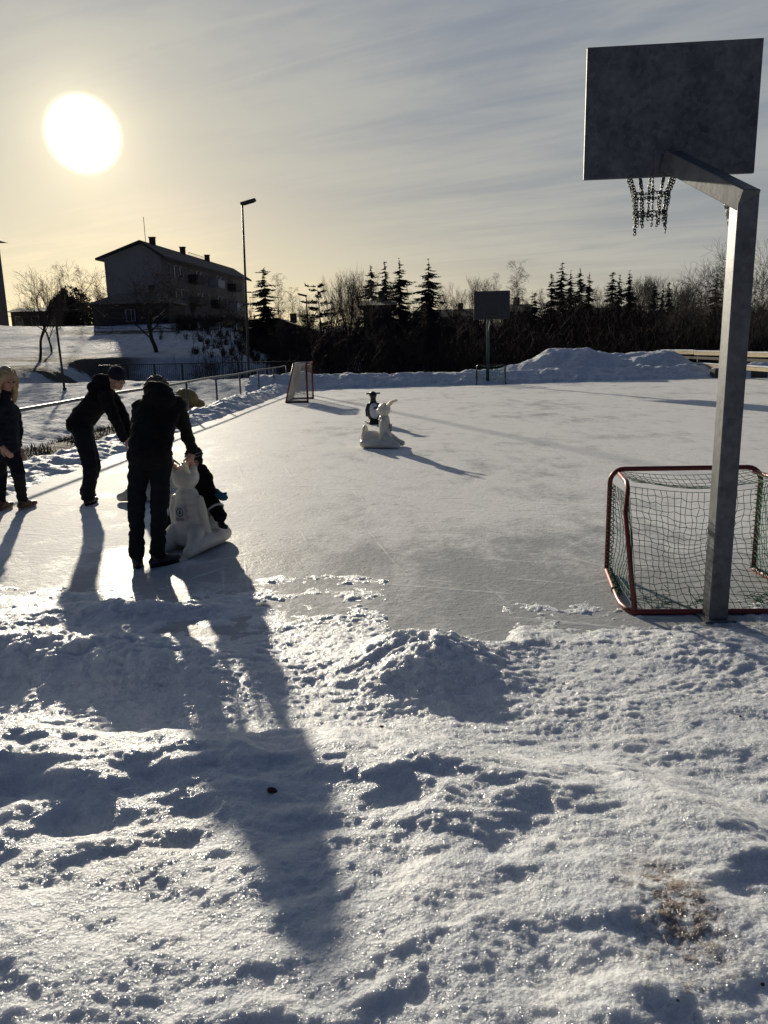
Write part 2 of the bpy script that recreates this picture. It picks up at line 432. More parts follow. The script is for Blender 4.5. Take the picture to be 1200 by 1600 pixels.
def plastic():
    m, g, p = mat('white_moulded_plastic'); o = g.obj()
    n = g.noise(o, 5, 5, 0.6); n2 = g.noise(g.mul(o, (1, 1, 0.4)), 22, 5, 0.65)
    c = g.mix(g.step(n, 0.4, 0.7), (0.62, 0.59, 0.51), (0.70, 0.68, 0.61))
    c = g.mix(g.m('MULTIPLY', g.step(n2, 0.56, 0.68), 0.35), c, (0.45, 0.42, 0.36))
    g.put(p.inputs['Base Color'], c); p.inputs['Roughness'].default_value = 0.42
    p.inputs['Subsurface Weight'].default_value = 0.55; p.inputs['Subsurface Radius'].default_value = (1.0, 0.85, 0.6); p.inputs['Subsurface Scale'].default_value = 0.07
    g.l.new(g.bump(n2, 0.12, 0.01), p.inputs['Normal'])
    return m
M_PLAST = plastic()
M_BPLAST = simple('black_moulded_plastic', (0.014, 0.014, 0.016), 0.4)
def penguin_belly():
    m, g, p = mat('scuffed_white_belly'); o = g.obj()
    n = g.noise(g.mul(o, (1, 1, 0.8)), 9, 4, 0.6)
    k = g.step(n, 0.55, 0.60)
    g.put(p.inputs['Base Color'], g.mix(k, (0.62, 0.64, 0.68), (0.03, 0.03, 0.035))); p.inputs['Roughness'].default_value = 0.5
    return m
M_BELLY = penguin_belly()
M_STICK = simple('sticker_paper', (0.42, 0.44, 0.43), 0.5, 0, 0.06)
M_SGREEN = simple('sticker_green', (0.006, 0.055, 0.028), 0.5)
M_SRED = simple('sticker_red_bar', (0.13, 0.03, 0.025), 0.5)
M_BARK = simple('grey_brown_bark', (0.036, 0.029, 0.024), 0.9, 0, 0.35, 2.0)
M_TWIG = simple('thin_twig_bark', (0.038, 0.028, 0.021), 0.9, 0, 0.3, 0.8)
M_BIRCH = simple('birch_twig_bark', (0.085, 0.065, 0.050), 0.9, 0, 0.3, 0.8)
M_SCRUB = simple('brown_scrub_stems', (0.034, 0.023, 0.016), 0.9, 0, 0.4, 0.5)
M_NEEDLE = simple('spruce_needles', (0.018, 0.030, 0.018), 0.85, 0, 0.5, 1.2)
M_NEEDLEP = simple('pine_needles', (0.026, 0.036, 0.020), 0.85, 0, 0.5, 1.2)
M_PLASTER = simple('grey_plaster_wall', (0.25, 0.24, 0.235), 0.9, 0, 0.15, 0.3)
M_FACADE = simple('brown_facade_cladding', (0.14, 0.12, 0.11), 0.9, 0, 0.25, 0.5)
M_ROOF = simple('dark_roof_tile', (0.045, 0.042, 0.042), 0.85, 0, 0.3, 0.7)
M_DWALL = simple('dark_stained_boards', (0.055, 0.045, 0.04), 0.9, 0, 0.3, 0.6)
M_LWALL = simple('pale_painted_boards', (0.34, 0.34, 0.34), 0.9, 0, 0.2, 0.5)
M_FRAME = simple('grey_window_paint', (0.26, 0.26, 0.26), 0.6)
M_DMETAL = simple('dark_painted_metal', (0.030, 0.032, 0.034), 0.5, 0.2)
M_GREENP = simple('dull_green_paint', (0.05, 0.085, 0.08), 0.5, 0.1)
M_CONC = simple('dark_concrete', (0.07, 0.07, 0.07), 0.9, 0, 0.3, 4, 0.3, 30)
M_WOOD = simple('pale_weathered_wood', (0.46, 0.37, 0.23), 0.85, 0, 0.4, 5)
M_LEAF = simple('dead_leaf', (0.05, 0.022, 0.012), 0.7)
M_TARP = simple('yellow_brown_tarp', (0.22, 0.16, 0.05), 0.7)
def glass():
    m, g, p = mat('window_glass'); g.put(p.inputs['Base Color'], (0.02, 0.022, 0.025, 1)); p.inputs['Roughness'].default_value = 0.06
    p.inputs['Specular IOR Level'].default_value = 0.8
    return m
M_GLASS = glass()
# ------------------------------------------------------------------ ground: terrain, ice rink, snow
def xleft(Y): return -6.25+0.053*Y
def T(x, y):
    x = np.asarray(x, float); y = np.asarray(y, float)
    far = np.interp(y, [-60, 36.5, 40, 45, 52, 60, 72, 80, 110, 200, 600, 1500, 4000], [-.06, -.06, -.3, -.9, -.2, .7, 1.6, 2.6, 4.0, 6, 9, 14, 20])
    left = np.interp(y, [-60, 8, 18, 24, 30, 36, 50, 58, 68, 80, 100, 200, 600, 1500, 4000], [-.25, -.25, -.28, -.22, .0, .35, 1.1, 1.85, 3.1, 4.35, 4.7, 6, 9, 14, 20])
    xl = -6.25+0.053*y
    w = sst(xl-x, 0.2, 1.6)*(1-sst(y, 40, 48)) + sst(y, 40, 48)*sst(-x-0.12*y, 0.5, 5.0)
    z = far*(1-w)+left*w
    z = z+0.20*gauss(x-xl, -0.85, .55)*(1-sst(y, 22, 27))*sst(y, 5, 9)
    z = z-0.30*gauss(x-xl, -2.8, 1.0)*(1-sst(y, 26, 34))                       # ditch behind the rail
    z = z-(2.3*sst(y, 36.5, 40.5)*(1-sst(y, 49.8, 52.2)))*sst(x, -20.5, -16.5)*(1-sst(x, -5, 10))   # stream bed under the bridge
    off = sst(np.maximum(xl-x-0.3, y-36.8), 0.0, 3.0)
    z = z + off*(0.10*fbm(x, y, 0.45, 4)+0.35*fbm(x, y, 0.07, 3)*sst(y, 36, 60))
    z = z + off*0.05*billow(x, y, 0.9, 3)
    z = z + sst(xl-x-0.6, 0, 1)*(1-sst(y, 30, 38))*(0.085*fbm(x*1.0, y*0.6, 1.2, 4, .6)+0.04*billow(x, y, 1.9, 2))
    return z
def Tz(x, y): return float(T(np.array([x]), np.array([y]))[0])

def grid_mesh(name, X, Y, Z, mat_, kind='structure', keep=None):
    r, c = X.shape
    V = np.stack([X.ravel(), Y.ravel(), Z.ravel()], 1)
    i = np.arange(r-1)[:, None]*c+np.arange(c-1)[None]
    F = np.stack([i, i+1, i+c+1, i+c], -1).reshape(-1, 4)
    if keep is not None:
        F = F[keep[F].any(1)]
        used = np.unique(F); mp = np.zeros(len(V), int); mp[used] = np.arange(len(used)); V = V[used]; F = mp[F]
    me = new_mesh_np(name, V, F, True)
    o = link(name, me, mat_)
    if kind: o['kind'] = kind
    return o
xs = np.unique(np.concatenate([-np.geomspace(40, 3000, 40), np.arange(-40, -16, 0.5), np.arange(-16, -3, 0.17), np.arange(-3, 45, 0.6), np.geomspace(45, 3000, 40)]))
ys = np.unique(np.concatenate([-np.geomspace(10, 3000, 25), np.arange(-10, 6, 1.0), np.arange(6, 36, 0.25), np.arange(36, 62, 0.4), np.arange(62, 115, 0.9), np.geomspace(115, 3500, 40)]))
XX, YY = np.meshgrid(xs, ys)
grid_mesh('terrain', XX, YY, T(XX, YY), M_TERR)

# ice sheet, its left edge along the rail
ye = np.linspace(-8, 36.5, 60); n = 30
IX = np.stack([np.linspace(xleft(y)+0.15, 26, n) for y in ye]); IY = np.repeat(ye[:, None], n, 1)
grid_mesh('ice_rink', IX, IY, np.zeros_like(IX), M_ICE)

# foreground snow: trodden, refrozen, thick by the camera and ragged where it meets the ice
HEAPS = {'left': (-1.80, 4.02), 'centre': (0.22, 4.02)}
def heap_left(x, y):
    wv = 0.16*fbm(x, y, 1.6, 3)
    cx, cy = HEAPS['left']
    h = 0.155*np.exp(-np.abs((x-cx-0.0)/1.02)**2.6)*np.exp(-np.abs((y-cy-0.10*np.sin(x*2.3)+wv)/0.30)**2.2)
    h = h+0.10*gauss(x, -1.75, .60)*gauss(y, 5.0+wv, .15)
    return h
def heap_centre(x, y):
    wv = 0.07*fbm(x, y, 2.6, 3)
    cx, cy = HEAPS['centre']
    d = ((x-cx+0.12*(y-cy))/0.36)**2+((y-cy+wv)/np.where(y > cy, 0.27, 0.40))**2
    return 0.165*np.exp(-d**1.15*0.9)
def heap_right(x, y):
    return 0.05*gauss(x, .72, .22)*gauss(y, 4.35, .2)+0.04*gauss(x, 1.9, .5)*gauss(y, 4.1, .25)
def H(x, y):
    w1 = 0.35*fbm(x, y, 0.55, 3)
    # broad relief
    base = 0.014 + (0.28-0.06*sst(x, .9, 1.6))*sst(3.12-y+w1*0.5-0.18*sst(x, .2, .5), -0.05, 0.72+0.9*sst(x, .85, 1.5)) + 0.03*sst(2.3-y, 0, 1.0)
    lf = 1-sst(x, -.25, .25)
    base = base + lf*0.105*gauss(y, 2.68+0.2*w1, .34)*(0.9+0.6*perlin(x*0.9+3, y*0.3))
    base = base + 0.045*gauss(x, .33+.2*w1, .30)*gauss(y, 2.42, .24)
    # edge of the snow: further out at the left and right, a clear tongue of ice between
    lw = 1-sst(x, -0.02, 0.16); rw = sst(x+0.10*perlin(x*0+2.2, y*2.5), 0.66, 0.82); tw = 1-lw-rw
    jj = 0.30*fbm(x, y, 1.3, 3)
    m_l = -0.016*sst(y, 4.2, 4.7)-0.050*sst(y+jj, 5.55, 6.2)
    m_r = -0.006*sst(y, 3.3, 3.8)-0.012*sst(y, 4.0, 4.6)-0.050*sst(y+jj+.25*sst(x, 1.4, 1.9), 5.0, 5.6)
    m_t = -0.075*sst(y+0.4*jj, 4.15, 4.40)
    base = base + lw*m_l+rw*m_r+tw*m_t
    pat = sst(y, 3.5, 4.4)*(0.016*fbm(x+5, y*1.4, 1.9, 4, .6)+0.016*np.clip(fbm(x-7, y*1.5, 3.4, 3, .6)-0.12, 0, 1))
    base = base + pat*(1-tw)
    # trampled bumps, their size shrinking away from the deep snow
    a = 1-sst(y, 2.9, 3.6)*0.68
    wx = x+0.10*fbm(x, y, 1.7, 2); wy = y+0.10*fbm(x+9, y-4, 1.7, 2)
    b = 0.046*fbm(wx, wy*1.25, 1.6, 2, 0.45)+0.034*fbm(wx, wy*1.45, 3.3, 2, 0.40)+0.016*fbm(wx-4, wy*2.2, 2.6, 3, 0.55)+0.019*fbm(wx+9, wy*1.4, 5.2, 2, 0.4)+0.0100*fbm(wx, wy*1.5, 8.0, 3, 0.5)*(0.4+0.9*sst(fbm(x, y, 1.4, 2), -.25, .4))
    b = b+0.002*billow(wx*1.1+2, wy*1.6, 10.0, 2)
    msk = sst(fbm(x-2, y*1.3, 1.7, 3), -.30, .35)
    crust = 0.010*fbm(wx, wy*1.3, 4.2, 3, 0.6)+(0.25+msk)*(0.0085*fbm(wx+3, wy*1.6, 12, 4, 0.7)+0.012*np.clip(fbm(wx+6, wy*1.5, 7.5, 3, .6)-.1, 0, 1))
    t = sst(y, 3.0, 3.5)
    z = base+b*a*(1-t)*(0.76-0.14*sst(x, .3, 1.0)+0.16*lf*gauss(y, 2.5, .5))+(b*0.12+crust)*t
    z = z + 0.0048*fbm(x, y, 29, 3, 0.6) + 0.0010*fbm(x, y, 110, 2, 0.6)
    hs = heap_left(x, y)+heap_centre(x, y)+heap_right(x, y)
    z = z + hs + np.clip(hs/0.12, 0, 1)*(0.026*fbm(x, y, 5, 4, 0.6)+0.020*billow(x, y, 9, 3, 0.55))
    # left bank runs along the near end of the rail
    z = z + 0.15*sst(xleft(y)+1.3-x, 0, .6)*(0.8+0.5*fbm(x, y, 1.0, 2))
    return z
rows = [-9, -7, -5, -3.5, -2.2, -1.2, -.4, .2, .55]
y = 0.8
while y < 7.6:
    rows.append(y); y += 0.0033*max(y, 1.6)
rows = np.array(rows); nc = 760
tt = np.linspace(-1, 1, nc)
half = 0.74*(np.maximum(rows, 0.8)+1.15)
SX = half[:, None]*tt[None, :]; SY = np.repeat(rows[:, None], nc, 1)
beh = rows < 0.75
SX[beh] = np.linspace(-14, 14, nc)[None]
SZ = H(SX, SY)
SZ = np.maximum(SZ, -0.045)
hl = heap_left(SX, SY).ravel() > 0.05; hc = heap_centre(SX, SY).ravel() > 0.045
low = SZ.ravel() > -0.04
def split_keep(mask_name):
    return {'left': hl, 'centre': hc}[mask_name]
o = grid_mesh('snow_heap', SX, SY, SZ, M_SNOW, None, hl)
tag(o, 'long low heap of shovelled snow at the left in front of the people', 'snow heap')
o = grid_mesh('snow_heap', SX, SY, SZ, M_SNOW, None, hc)
tag(o, 'small rounded heap of loose snow at the near end of the clear ice strip', 'snow heap')
r_, c_ = SX.shape
i = np.arange(r_-1)[:, None]*c_+np.arange(c_-1)[None]
F = np.stack([i, i+1, i+c_+1, i+c_], -1).reshape(-1, 4)
F = F[~(hl[F].any(1) | hc[F].any(1)) & low[F].any(1)]
V = np.stack([SX.ravel(), SY.ravel(), SZ.ravel()], 1)
used = np.unique(F); mp = np.zeros(len(V), int); mp[used] = np.arange(len(used))
o = link('snow_ground', new_mesh_np('snow_ground', V[used], mp[F], True), M_SNOW); o['kind'] = 'structure'

# ploughed bank between ice and rail on the left
yv = np.arange(6.5, 33.5, 0.07); uv = np.linspace(-0.40, 1.45, 40)
BX = xleft(yv)[:, None]+uv[None]; BY = np.repeat(yv[:, None], len(uv), 1)
prof = 0.24*sst(uv, -0.40, 0.25)*(1-sst(uv, 0.45, 1.25))[None]
prof = prof*(0.55+0.45*sst(BY, 17, 24))
BZ = -0.07+prof*(1+0.55*fbm(BX, BY, 0.5, 3))+sst(prof, 0, .08)*(0.10*fbm(BX, BY, 1.7, 4, .55)-0.05*billow(BX, BY, 3.2, 3))+0.03*sst(uv, -0.40, 0.1)*(1-sst(uv, .8, 1.3))
grid_mesh('snow_bank', BX, BY, BZ, M_SNOWF)
# ploughed bank along the far end
def fbank(x, y):
    yc = 33.9+0.085*x
    d = y-yc
    w = 0.28*fbm(x, y, 0.8, 3)
    h = 0.55*(1+0.35*fbm(x, y*0+3, 0.35, 3)+0.25*gauss(x, -3.6, 1.4))*np.exp(-np.abs((d-0.1+w)/1.05)**2.4)
    h = h+0.20*np.exp(-np.abs((d+1.15+w)/0.4)**2)*(0.5+perlin(x*0.6, y*0+8))
    return h
bx = np.arange(-5.6, 26, 0.09); by = np.arange(30.8, 38.0, 0.09)
FX, FY = np.meshgrid(bx, by); FY = FY+0.085*FX
fh = fbank(FX, FY)
FZ = -0.10+1.08*fh+sst(fh, 0.02, .15)*(0.10*fbm(FX, FY, 1.5, 4, .55)-0.07*billow(FX, FY, 2.4, 3))
grid_mesh('snow_bank', FX, FY, FZ, M_SNOWF)
def mound(px, Y, wx, wy, h, label, seed, skew=0.0):
    c = atY(px, 560, Y); gx = np.arange(c.x-wx*1.5, c.x+wx*1.5, 0.08); gy = np.arange(Y-wy*1.5, Y+wy*1.5, 0.08)
    GX_, GY_ = np.meshgrid(gx, gy)
    u = (GX_-c.x)/wx; v = (GY_-Y)/wy; u = u+skew*u*u
    d = u*u+v*v+0.35*fbm(GX_+seed, GY_, 0.5, 3)
    hh = h*np.exp(-np.maximum(d, 0)**1.25)
    z = -0.12+hh+sst(hh, .05, .4)*(0.10*fbm(GX_, GY_+seed, 1.1, 4, .5)-0.05*billow(GX_, GY_, 2.0, 3))
    return tag(grid_mesh('snow_mound', GX_, GY_, z, M_SNOWF, None), label, 'snow mound')
mound(896, 37.4, 3.3, 2.4, 1.45, 'tall ploughed snow mound right of the far backboard, left of a twin pair', 3)
mound(1005, 37.9, 3.0, 2.3, 1.22, 'lower ploughed snow mound at the left end of the plank fence', 11)
# ------------------------------------------------------------------ basketball hoops
def rot_z(a): return Matrix.Rotation(a, 3, 'Z')
def chain_link(mb, c, d, side, L=0.026, W=0.017, r=0.0036):
    d = d.normalized(); side = (side-d*side.dot(d)).normalized()
    pts = []
    for k in range(10):
        a = 2*math.pi*k/10; ca, sa = math.cos(a), math.sin(a)
        pts.append(c+d*(sa*W/2+(math.copysign((L-W)/2, sa) if abs(sa) > .2 else 0))+side*(ca*W/2))
    mb.tube(pts, r, 5, closed=True)
def chain(mb, p0, p1, sag=0.0, pitch=0.0195):
    p0 = Vector(p0); p1 = Vector(p1); d = p1-p0; L = d.length; n = max(1, int(round(L/pitch)))
    for k in range(n):
        t = (k+0.5)/n; c = p0.lerp(p1, t)+Vector((0, 0, -sag*4*t*(1-t)))
        dd = d+Vector((0, 0, -sag*4*(1-2*t)))
        s = dd.orthogonal(); s.normalize()
        if k % 2: s = dd.normalized().cross(s)
        q = Quaternion(dd.normalized(), 0.5*math.sin(k*2.3+p0.x*40)); s = q @ s
        chain_link(mb, c, dd, s)

YAW = R(-4.9)
pb_ = at(1116.5, 966)
t = empty('basketball_hoop', (pb_.x, pb_.y, 0), 0, 'large galvanised basketball hoop seen from behind, its pole before the red goal', 'basketball hoop', 'basketball hoops')
PZ = atY(1152, 292, pb_.y-.06).z-.01
mb = MB(); mb.box((0, 0, PZ/2-0.03), (0.118, 0.118, PZ+0.06)); pole = mb.build('pole', M_GALV, t, bevel=0.008)
mb = MB(); mb.box((0, 0, 0.008), (0.19, 0.19, 0.016)); mb.build('base_plate', M_GALV, t)
tip = atY(1047, 250, 5.30)-t.location          # where the arm meets the board
mb = MB(); mb.beam((0.0, -0.055, PZ-0.062), tip, 0.112, 0.118); arm = mb.build('arm', M_GALV, t, bevel=0.006)
mb = MB(); Mg = Matrix(((0, 0, 1), (1, 0, 0), (0, 1, 0)))
mb.prism([(0.055, PZ-0.10), (0.055, PZ-0.38), (0.27, PZ+0.0)], -0.008, 0.008, Matrix(((0, 0, 1), (1, 0, 0), (0, 1, 0))))
mb.build('gusset', M_GALV, t)
bY = 5.36; bc = (atY(921, 75, bY+.04)+atY(1188, 60, bY-.04)+atY(1175, 270, bY-.04)+atY(914, 283, bY+.04))/4-t.location; RB = rot_z(YAW)
BW = (atY(1181, 165, bY)-atY(917.5, 179, bY)).length; BH = (atY(1050, 68, bY)-atY(1045, 276.5, bY)).z
def bt(x, y, z): return bc+RB @ Vector((x, y, z))
mb = MB(); mb.box(bc, (BW, 0.028, BH), RB); mb.build('backboard', M_BOARD, t, bevel=0.004)
mb = MB(); mb.box(bt(0.0, -0.022, -BH/2+.085), (0.20, 0.012, 0.15), RB)
pl_ = mb.build('mounting_plate', M_GALV, t)
for x in (-0.09, -0.045, 0.045, 0.09):
    for z in (-BH/2+.035, -BH/2+.135):
        mb = MB(); mb.tube([bt(x, -0.028, z), bt(x, -0.042, z)], 0.010, 6); mb.build('bolt', M_GALV, pl_)
ZR = -BH/2+.075; ZR += .035; RC = bt(-0.035, 0.27, ZR); RR = 0.172
mb = MB(); mb.tube([RC+Vector((RR*math.cos(a), RR*math.sin(a), 0)) for a in np.linspace(0, 2*math.pi, 28)[:-1]], 0.010, 6, closed=True)
mb.box(bt(0, 0.075, ZR), (0.16, 0.12, 0.05), RB); ring = mb.build('ring', M_CHAIN, t, True)
mb = MB(); N = 12; lev = [(0, RR), (-0.165, 0.122), (-0.285, 0.105), (-0.385, 0.104)]
pt = lambda k, l, tw=0.0: RC+Vector((lev[l][1]*math.cos(2*math.pi*(k+tw)/N+.17), lev[l][1]*math.sin(2*math.pi*(k+tw)/N+.17), lev[l][0]))
rr_ = random.Random(5)
for k in range(N):
    j1 = 0.22 if k % 2 else -0.22
    chain(mb, pt(k, 0), pt(k, 1, j1*0.7)); chain(mb, pt(k, 1, j1*0.7), pt(k, 2, j1*0.8))
    e = pt(k, 3, j1*0.8); e.z += rr_.uniform(-0.05, 0.04); chain(mb, pt(k, 2, j1*0.8), e)
for l in (1, 2):
    for k in range(0, N, 2):
        chain(mb, pt(k+0.5 if 0 else k, l, 0.4 if l == 1 else .4), pt(k+2, l, 0.4), 0.014)
mb.build('chain_net', M_CHAIN, t, True)
hoop_near = t

fb = at(762, 600)
t = empty('basketball_hoop', fb, 0, 'distant basketball hoop with square marked board at the far end of the ice', 'basketball hoop', 'basketball hoops')
PF = 2.55
mb = MB(); mb.tube([(0, 0, -0.05), (0, 0, PF-0.12), (0, -0.12, PF+0.08), (0, -0.55, PF+0.42)], 0.075, 10); mb.build('pole', M_GREENP, t, True)
mb = MB(); mb.beam((0, 0, PF+0.1), (0, -0.62, PF+0.5), 0.06, 0.06); mb.beam((0, -0.1, PF-0.4), (0, -0.62, PF+0.05), 0.04, 0.04); mb.build('arm', M_GALV, t)
bF = Vector((0.06, -0.68, PF+0.66)); RF = rot_z(YAW)
def bf(x, y, z): return bF+RF @ Vector((x, y, z))
mb = MB(); mb.box(bF, (1.36, 0.03, 1.02), RF); mb.build('backboard', simple('blue_grey_board', (0.022, 0.027, 0.037), 0.7), t)
mb = MB()
for (x, z, w, h) in ((0, .535, 1.46, .06), (0, -.535, 1.46, .06), (-.70, 0, .06, 1.01), (.70, 0, .06, 1.01)):
    mb.box(bf(x, -0.003, z), (w, 0.045, h), RF)
mb.build('board_frame', M_DMETAL, t)
mb = MB()
for (x, z, w, h) in ((0, .11, .66, .06), (-.30, -.19, .06, .54), (.30, -.19, .06, .54), (0, -.43, .54, .06)):
    mb.box(bf(x, -0.018, z), (w, 0.008, h), RF)
mb.build('target_square', M_DMETAL, t)
mb = MB(); rc = bf(0, -0.32, -0.42)
mb.tube([rc+Vector((.225*math.cos(a), .225*math.sin(a), 0)) for a in np.linspace(0, 2*math.pi, 20)[:-1]], 0.011, 5, closed=True)
mb.box(bf(0, -0.06, -0.42), (.14, .1, .05), RF); mb.build('ring', M_CHAIN, t, True)

# ------------------------------------------------------------------ hockey goals
def net_patch(mb, f, nu, nv, r=0.0028, sides=3, sub=2, jit=0.0, seed=1):
    """twine grid on a surface f(u,v)"""
    rn = np.random.RandomState(seed)
    P = [[f(min(max(i/nu + (rn.uniform(-jit, jit)/nu if 0 < i < nu else 0), 0), 1), min(max(j/nv + (rn.uniform(-jit, jit)/nv if 0 < j < nv else 0), 0), 1)) for j in range(nv+1)] for i in range(nu+1)]
    for i in range(nu+1): mb.tube([P[i][j] for j in range(nv+1)], r, sides, False)
    for j in range(nv+1): mb.tube([P[i][j] for i in range(nu+1)], r, sides, False)
def lerp(a, b, t): return a+(b-a)*t
def small_goal(loc, rz, label, W=1.225, Hh=0.80, D=0.98, detail=True, red=None):
    """street goal. local: mouth in plane y=0 facing -y? here the mouth faces +y, back bar at y=-D"""
    t = empty('hockey_goal', loc, rz, label, 'goal', 'small street hockey goals')
    r = 0.0185; hw = W/2; c = 0.10; TD = 0.46; M_RED = red or globals()['M_RED']
    m = 10 if detail else 6
    def arc(cx, cy, a0, a1, n=6): return [(cx+c*math.cos(lerp(a0, a1, i/n)), cy+c*math.sin(lerp(a0, a1, i/n))) for i in range(n+1)]
    pts = [Vector((-hw, 0, 0.02))]+[Vector((x, 0, z)) for x, z in arc(-hw+c, Hh-c, math.pi, math.pi/2)]+[Vector((x, 0, z)) for x, z in arc(hw-c, Hh-c, math.pi/2, 0)]+[Vector((hw, 0, 0.02))]
    mb = MB(); mb.tube(pts, r, m); mb.build('front_frame', M_RED, t, True)
    mb = MB()
    q = -0.04
    pb = [Vector((-hw, 0, r)), Vector((-hw-0.075, -D*0.70, r))]
    pb += [Vector((-hw-0.075, -D*0.70, r)).lerp(Vector((-hw+q, -D, r)), s)+Vector((-.02*math.sin(math.pi*s), -.03*math.sin(math.pi*s), 0)) for s in (.3, .6, .9)]
    pb = pb+[Vector((-p.x, p.y, p.z)) for p in reversed(pb)]
    mb.tube(pb, r, m); mb.build('base_frame', M_RED, t, True)
    for s in (-1, 1):
        mb = MB(); mb.tube([Vector((s*(hw-0.06), -0.01, Hh-0.03)), Vector((s*(hw-.03), -TD*.78, Hh-.028)), Vector((s*(hw-0.015), -TD, Hh-0.06)), Vector((s*(hw+0.0), -TD-0.02, Hh-.22)), Vector((s*(hw+0.035), -D+.01, 0.02))], r*0.9, m)
        mb.build('back_support', M_RED, t, True)
    nb = MB(); k = 1 if detail else 2
    def back(u, v):      # u across, v from top to bottom, hanging slack
        top = Vector((lerp(-hw+.03, hw-.03, u), -TD+.02, Hh-.05-0.05*math.sin(math.pi*u)))
        bot = Vector((lerp(-hw+q+.02, hw-q-.02, u), -D+.02, .035))
        p = top.lerp(bot, v); s = math.sin(math.pi*v)*math.sin(math.pi*u)
        return p+Vector((0.035*math.sin(3*v+5*u)*s, 0.20*s, -0.16*s*(1-v)+0.02*math.sin(9*u+4*v)*s))
    net_patch(nb, back, 24//k, 20//k, 0.0024 if detail else .004, 3, 2, 0.22, 3)
    for s in (-1, 1):
        def side(u, v, s=s):
            f = Vector((s*(hw-.01), -.01, lerp(Hh-.10, .04, v)))
            b = Vector((s*(hw-.02), -TD-.01, Hh-.1)).lerp(Vector((s*(hw+.03), -D+.03, .04)), v)
            p = f.lerp(b, u); w = math.sin(math.pi*u)*math.sin(math.pi*v)
            return p+Vector((-s*0.06*w, 0.03*math.sin(7*v+3*u)*w, -.03*w))
        net_patch(nb, side, 13//k, 15//k, 0.0030 if detail else .004, 3, 2, 0.25, 4+s)
    def roof(u, v):
        return Vector((lerp(-hw+.05, hw-.05, u), lerp(-.01, -TD, v), Hh-.015-.09*math.sin(math.pi*u)*(.4+.6*math.sin(math.pi*v))))
    net_patch(nb, roof, 22//k, 7//k, .0024 if detail else .004, 3, 2, .2, 9)
    if detail:
        rn = random.Random(8)
        for i in range(26):      # loose slack twine lying in the corners
            s = -1 if i % 2 else 1; a = Vector((s*(hw-.1-rn.random()*.35), -D+.05+rn.random()*.25, .03)); pts = [a]
            for j in range(5): pts.append(pts[-1]+Vector((rn.uniform(-.07, .07), rn.uniform(-.03, .04), rn.uniform(-.02, .035))))
            for p in pts: p.z = max(p.z, .012)
            nb.tube(pts, .0028, 3, False)
    nb.build('net', M_NETG, t)
    if detail:
        # cord lacing the net to the frame
        lb = MB()
        for s in (-1, 1):
            pts = []
            for i in range(90):
                v = i/89; c0 = Vector((s*hw, 0, lerp(.05, Hh-.12, v))); a = i*1.35
                pts.append(c0+Vector((math.cos(a)*.028-s*.012, math.sin(a)*.028-.012, 0)))
            lb.tube(pts, .0035, 4, False)
            pts = []
            for i in range(70):
                v = i/69; c0 = Vector((s*(hw+.075*v), -D*.70*v, r)); a = i*1.35
                pts.append(c0+Vector((math.cos(a)*.026-s*.015, 0, abs(math.sin(a))*.034)))
            lb.tube(pts, .0035, 4, False)
        lb.build('lacing', M_NETG, t)['kind'] = 'stuff'
        lb = MB(); lb.tube([Vector((-hw-.052, -D*.5, r)), Vector((-hw-.054, -D*.5-.02, r))], .027, 8); lb.build('cable_tie', M_BLACK, t)
    return t
pl0 = at(947, 893); pr0 = at(1178, 893)
gm = (pl0+pr0)/2
g1_ = small_goal((gm.x, gm.y, 0), R(-3.5), 'small red goal with a sagging green net behind the big steel pole', W=(pr0-pl0).length, Hh=0.80, D=0.97)
fg = (at(747.5, 602)+at(787, 600))/2
g2_ = small_goal((fg.x, fg.y, 0), math.pi+YAW, 'small dark goal beneath the distant basketball board', 1.20, .82, .9, False, simple('dark_brown_red_paint', (.05, .018, .015), .5))

# full size ice hockey goal at the left rail, mouth towards the right
gl = at(490, 624)
t = empty('hockey_goal', (gl.x-0.12, gl.y, 0), R(0), 'tall red framed goal with pale net standing by the left rail', 'goal')
r = 0.03; Hh = 1.22
gy0, gy1 = 0.95, -0.95   # posts along y, the mouth faces +x
near_ = at(481, 629)-t.location; far_ = at(489.5, 623)-t.location
a_ = (far_-near_).normalized(); back_ = Vector((-a_.y, a_.x, 0))
if back_.x > 0: back_ = -back_
for p in (near_, far_):
    mb = MB(); mb.tube([p+Vector((0, 0, 0)), p+Vector((0, 0, Hh))], r, 8); mb.build('post', M_RED, t, True)
mb = MB(); mb.tube([near_+Vector((0, 0, Hh)), far_+Vector((0, 0, Hh))], r, 8); mb.build('crossbar', M_RED, t, True)
n2_, f2_ = near_+back_*.70+Vector((0, 0, r)), far_+back_*.70+Vector((0, 0, r))
n3_, f3_ = near_+back_*0.40+Vector((0, 0, Hh)), far_+back_*0.40+Vector((0, 0, Hh))
mb = MB(); mb.tube([near_+Vector((0, 0, r)), n2_, f2_, far_+Vector((0, 0, r))], r, 8); mb.build('base_frame', M_RED, t, True)
mb = MB(); mb.tube([near_+Vector((0, 0, Hh)), n3_, f3_, far_+Vector((0, 0, Hh))], r*.8, 8); mb.build('top_frame', M_NETW, t, True)
for q0, q1 in ((n3_, n2_), (f3_, f2_)):
    mb = MB(); mb.tube([q0, q1], r*.8, 8); mb.build('back_support', M_RED, t, True)
nb = MB()
net_patch(nb, lambda u, v: n3_.lerp(f3_, u).lerp(n2_.lerp(f2_, u), v)-back_*0.22*math.sin(math.pi*v)*math.sin(math.pi*u), 40, 28, .0065, 3)
for q0, q1, q2 in ((near_, n3_, n2_), (far_, f3_, f2_)):
    net_patch(nb, lambda u, v: (q0+Vector((0, 0, Hh))).lerp(q1, u).lerp((q0+Vector((0, 0, .03))).lerp(q2, u), v), 14, 26, .0055, 3)
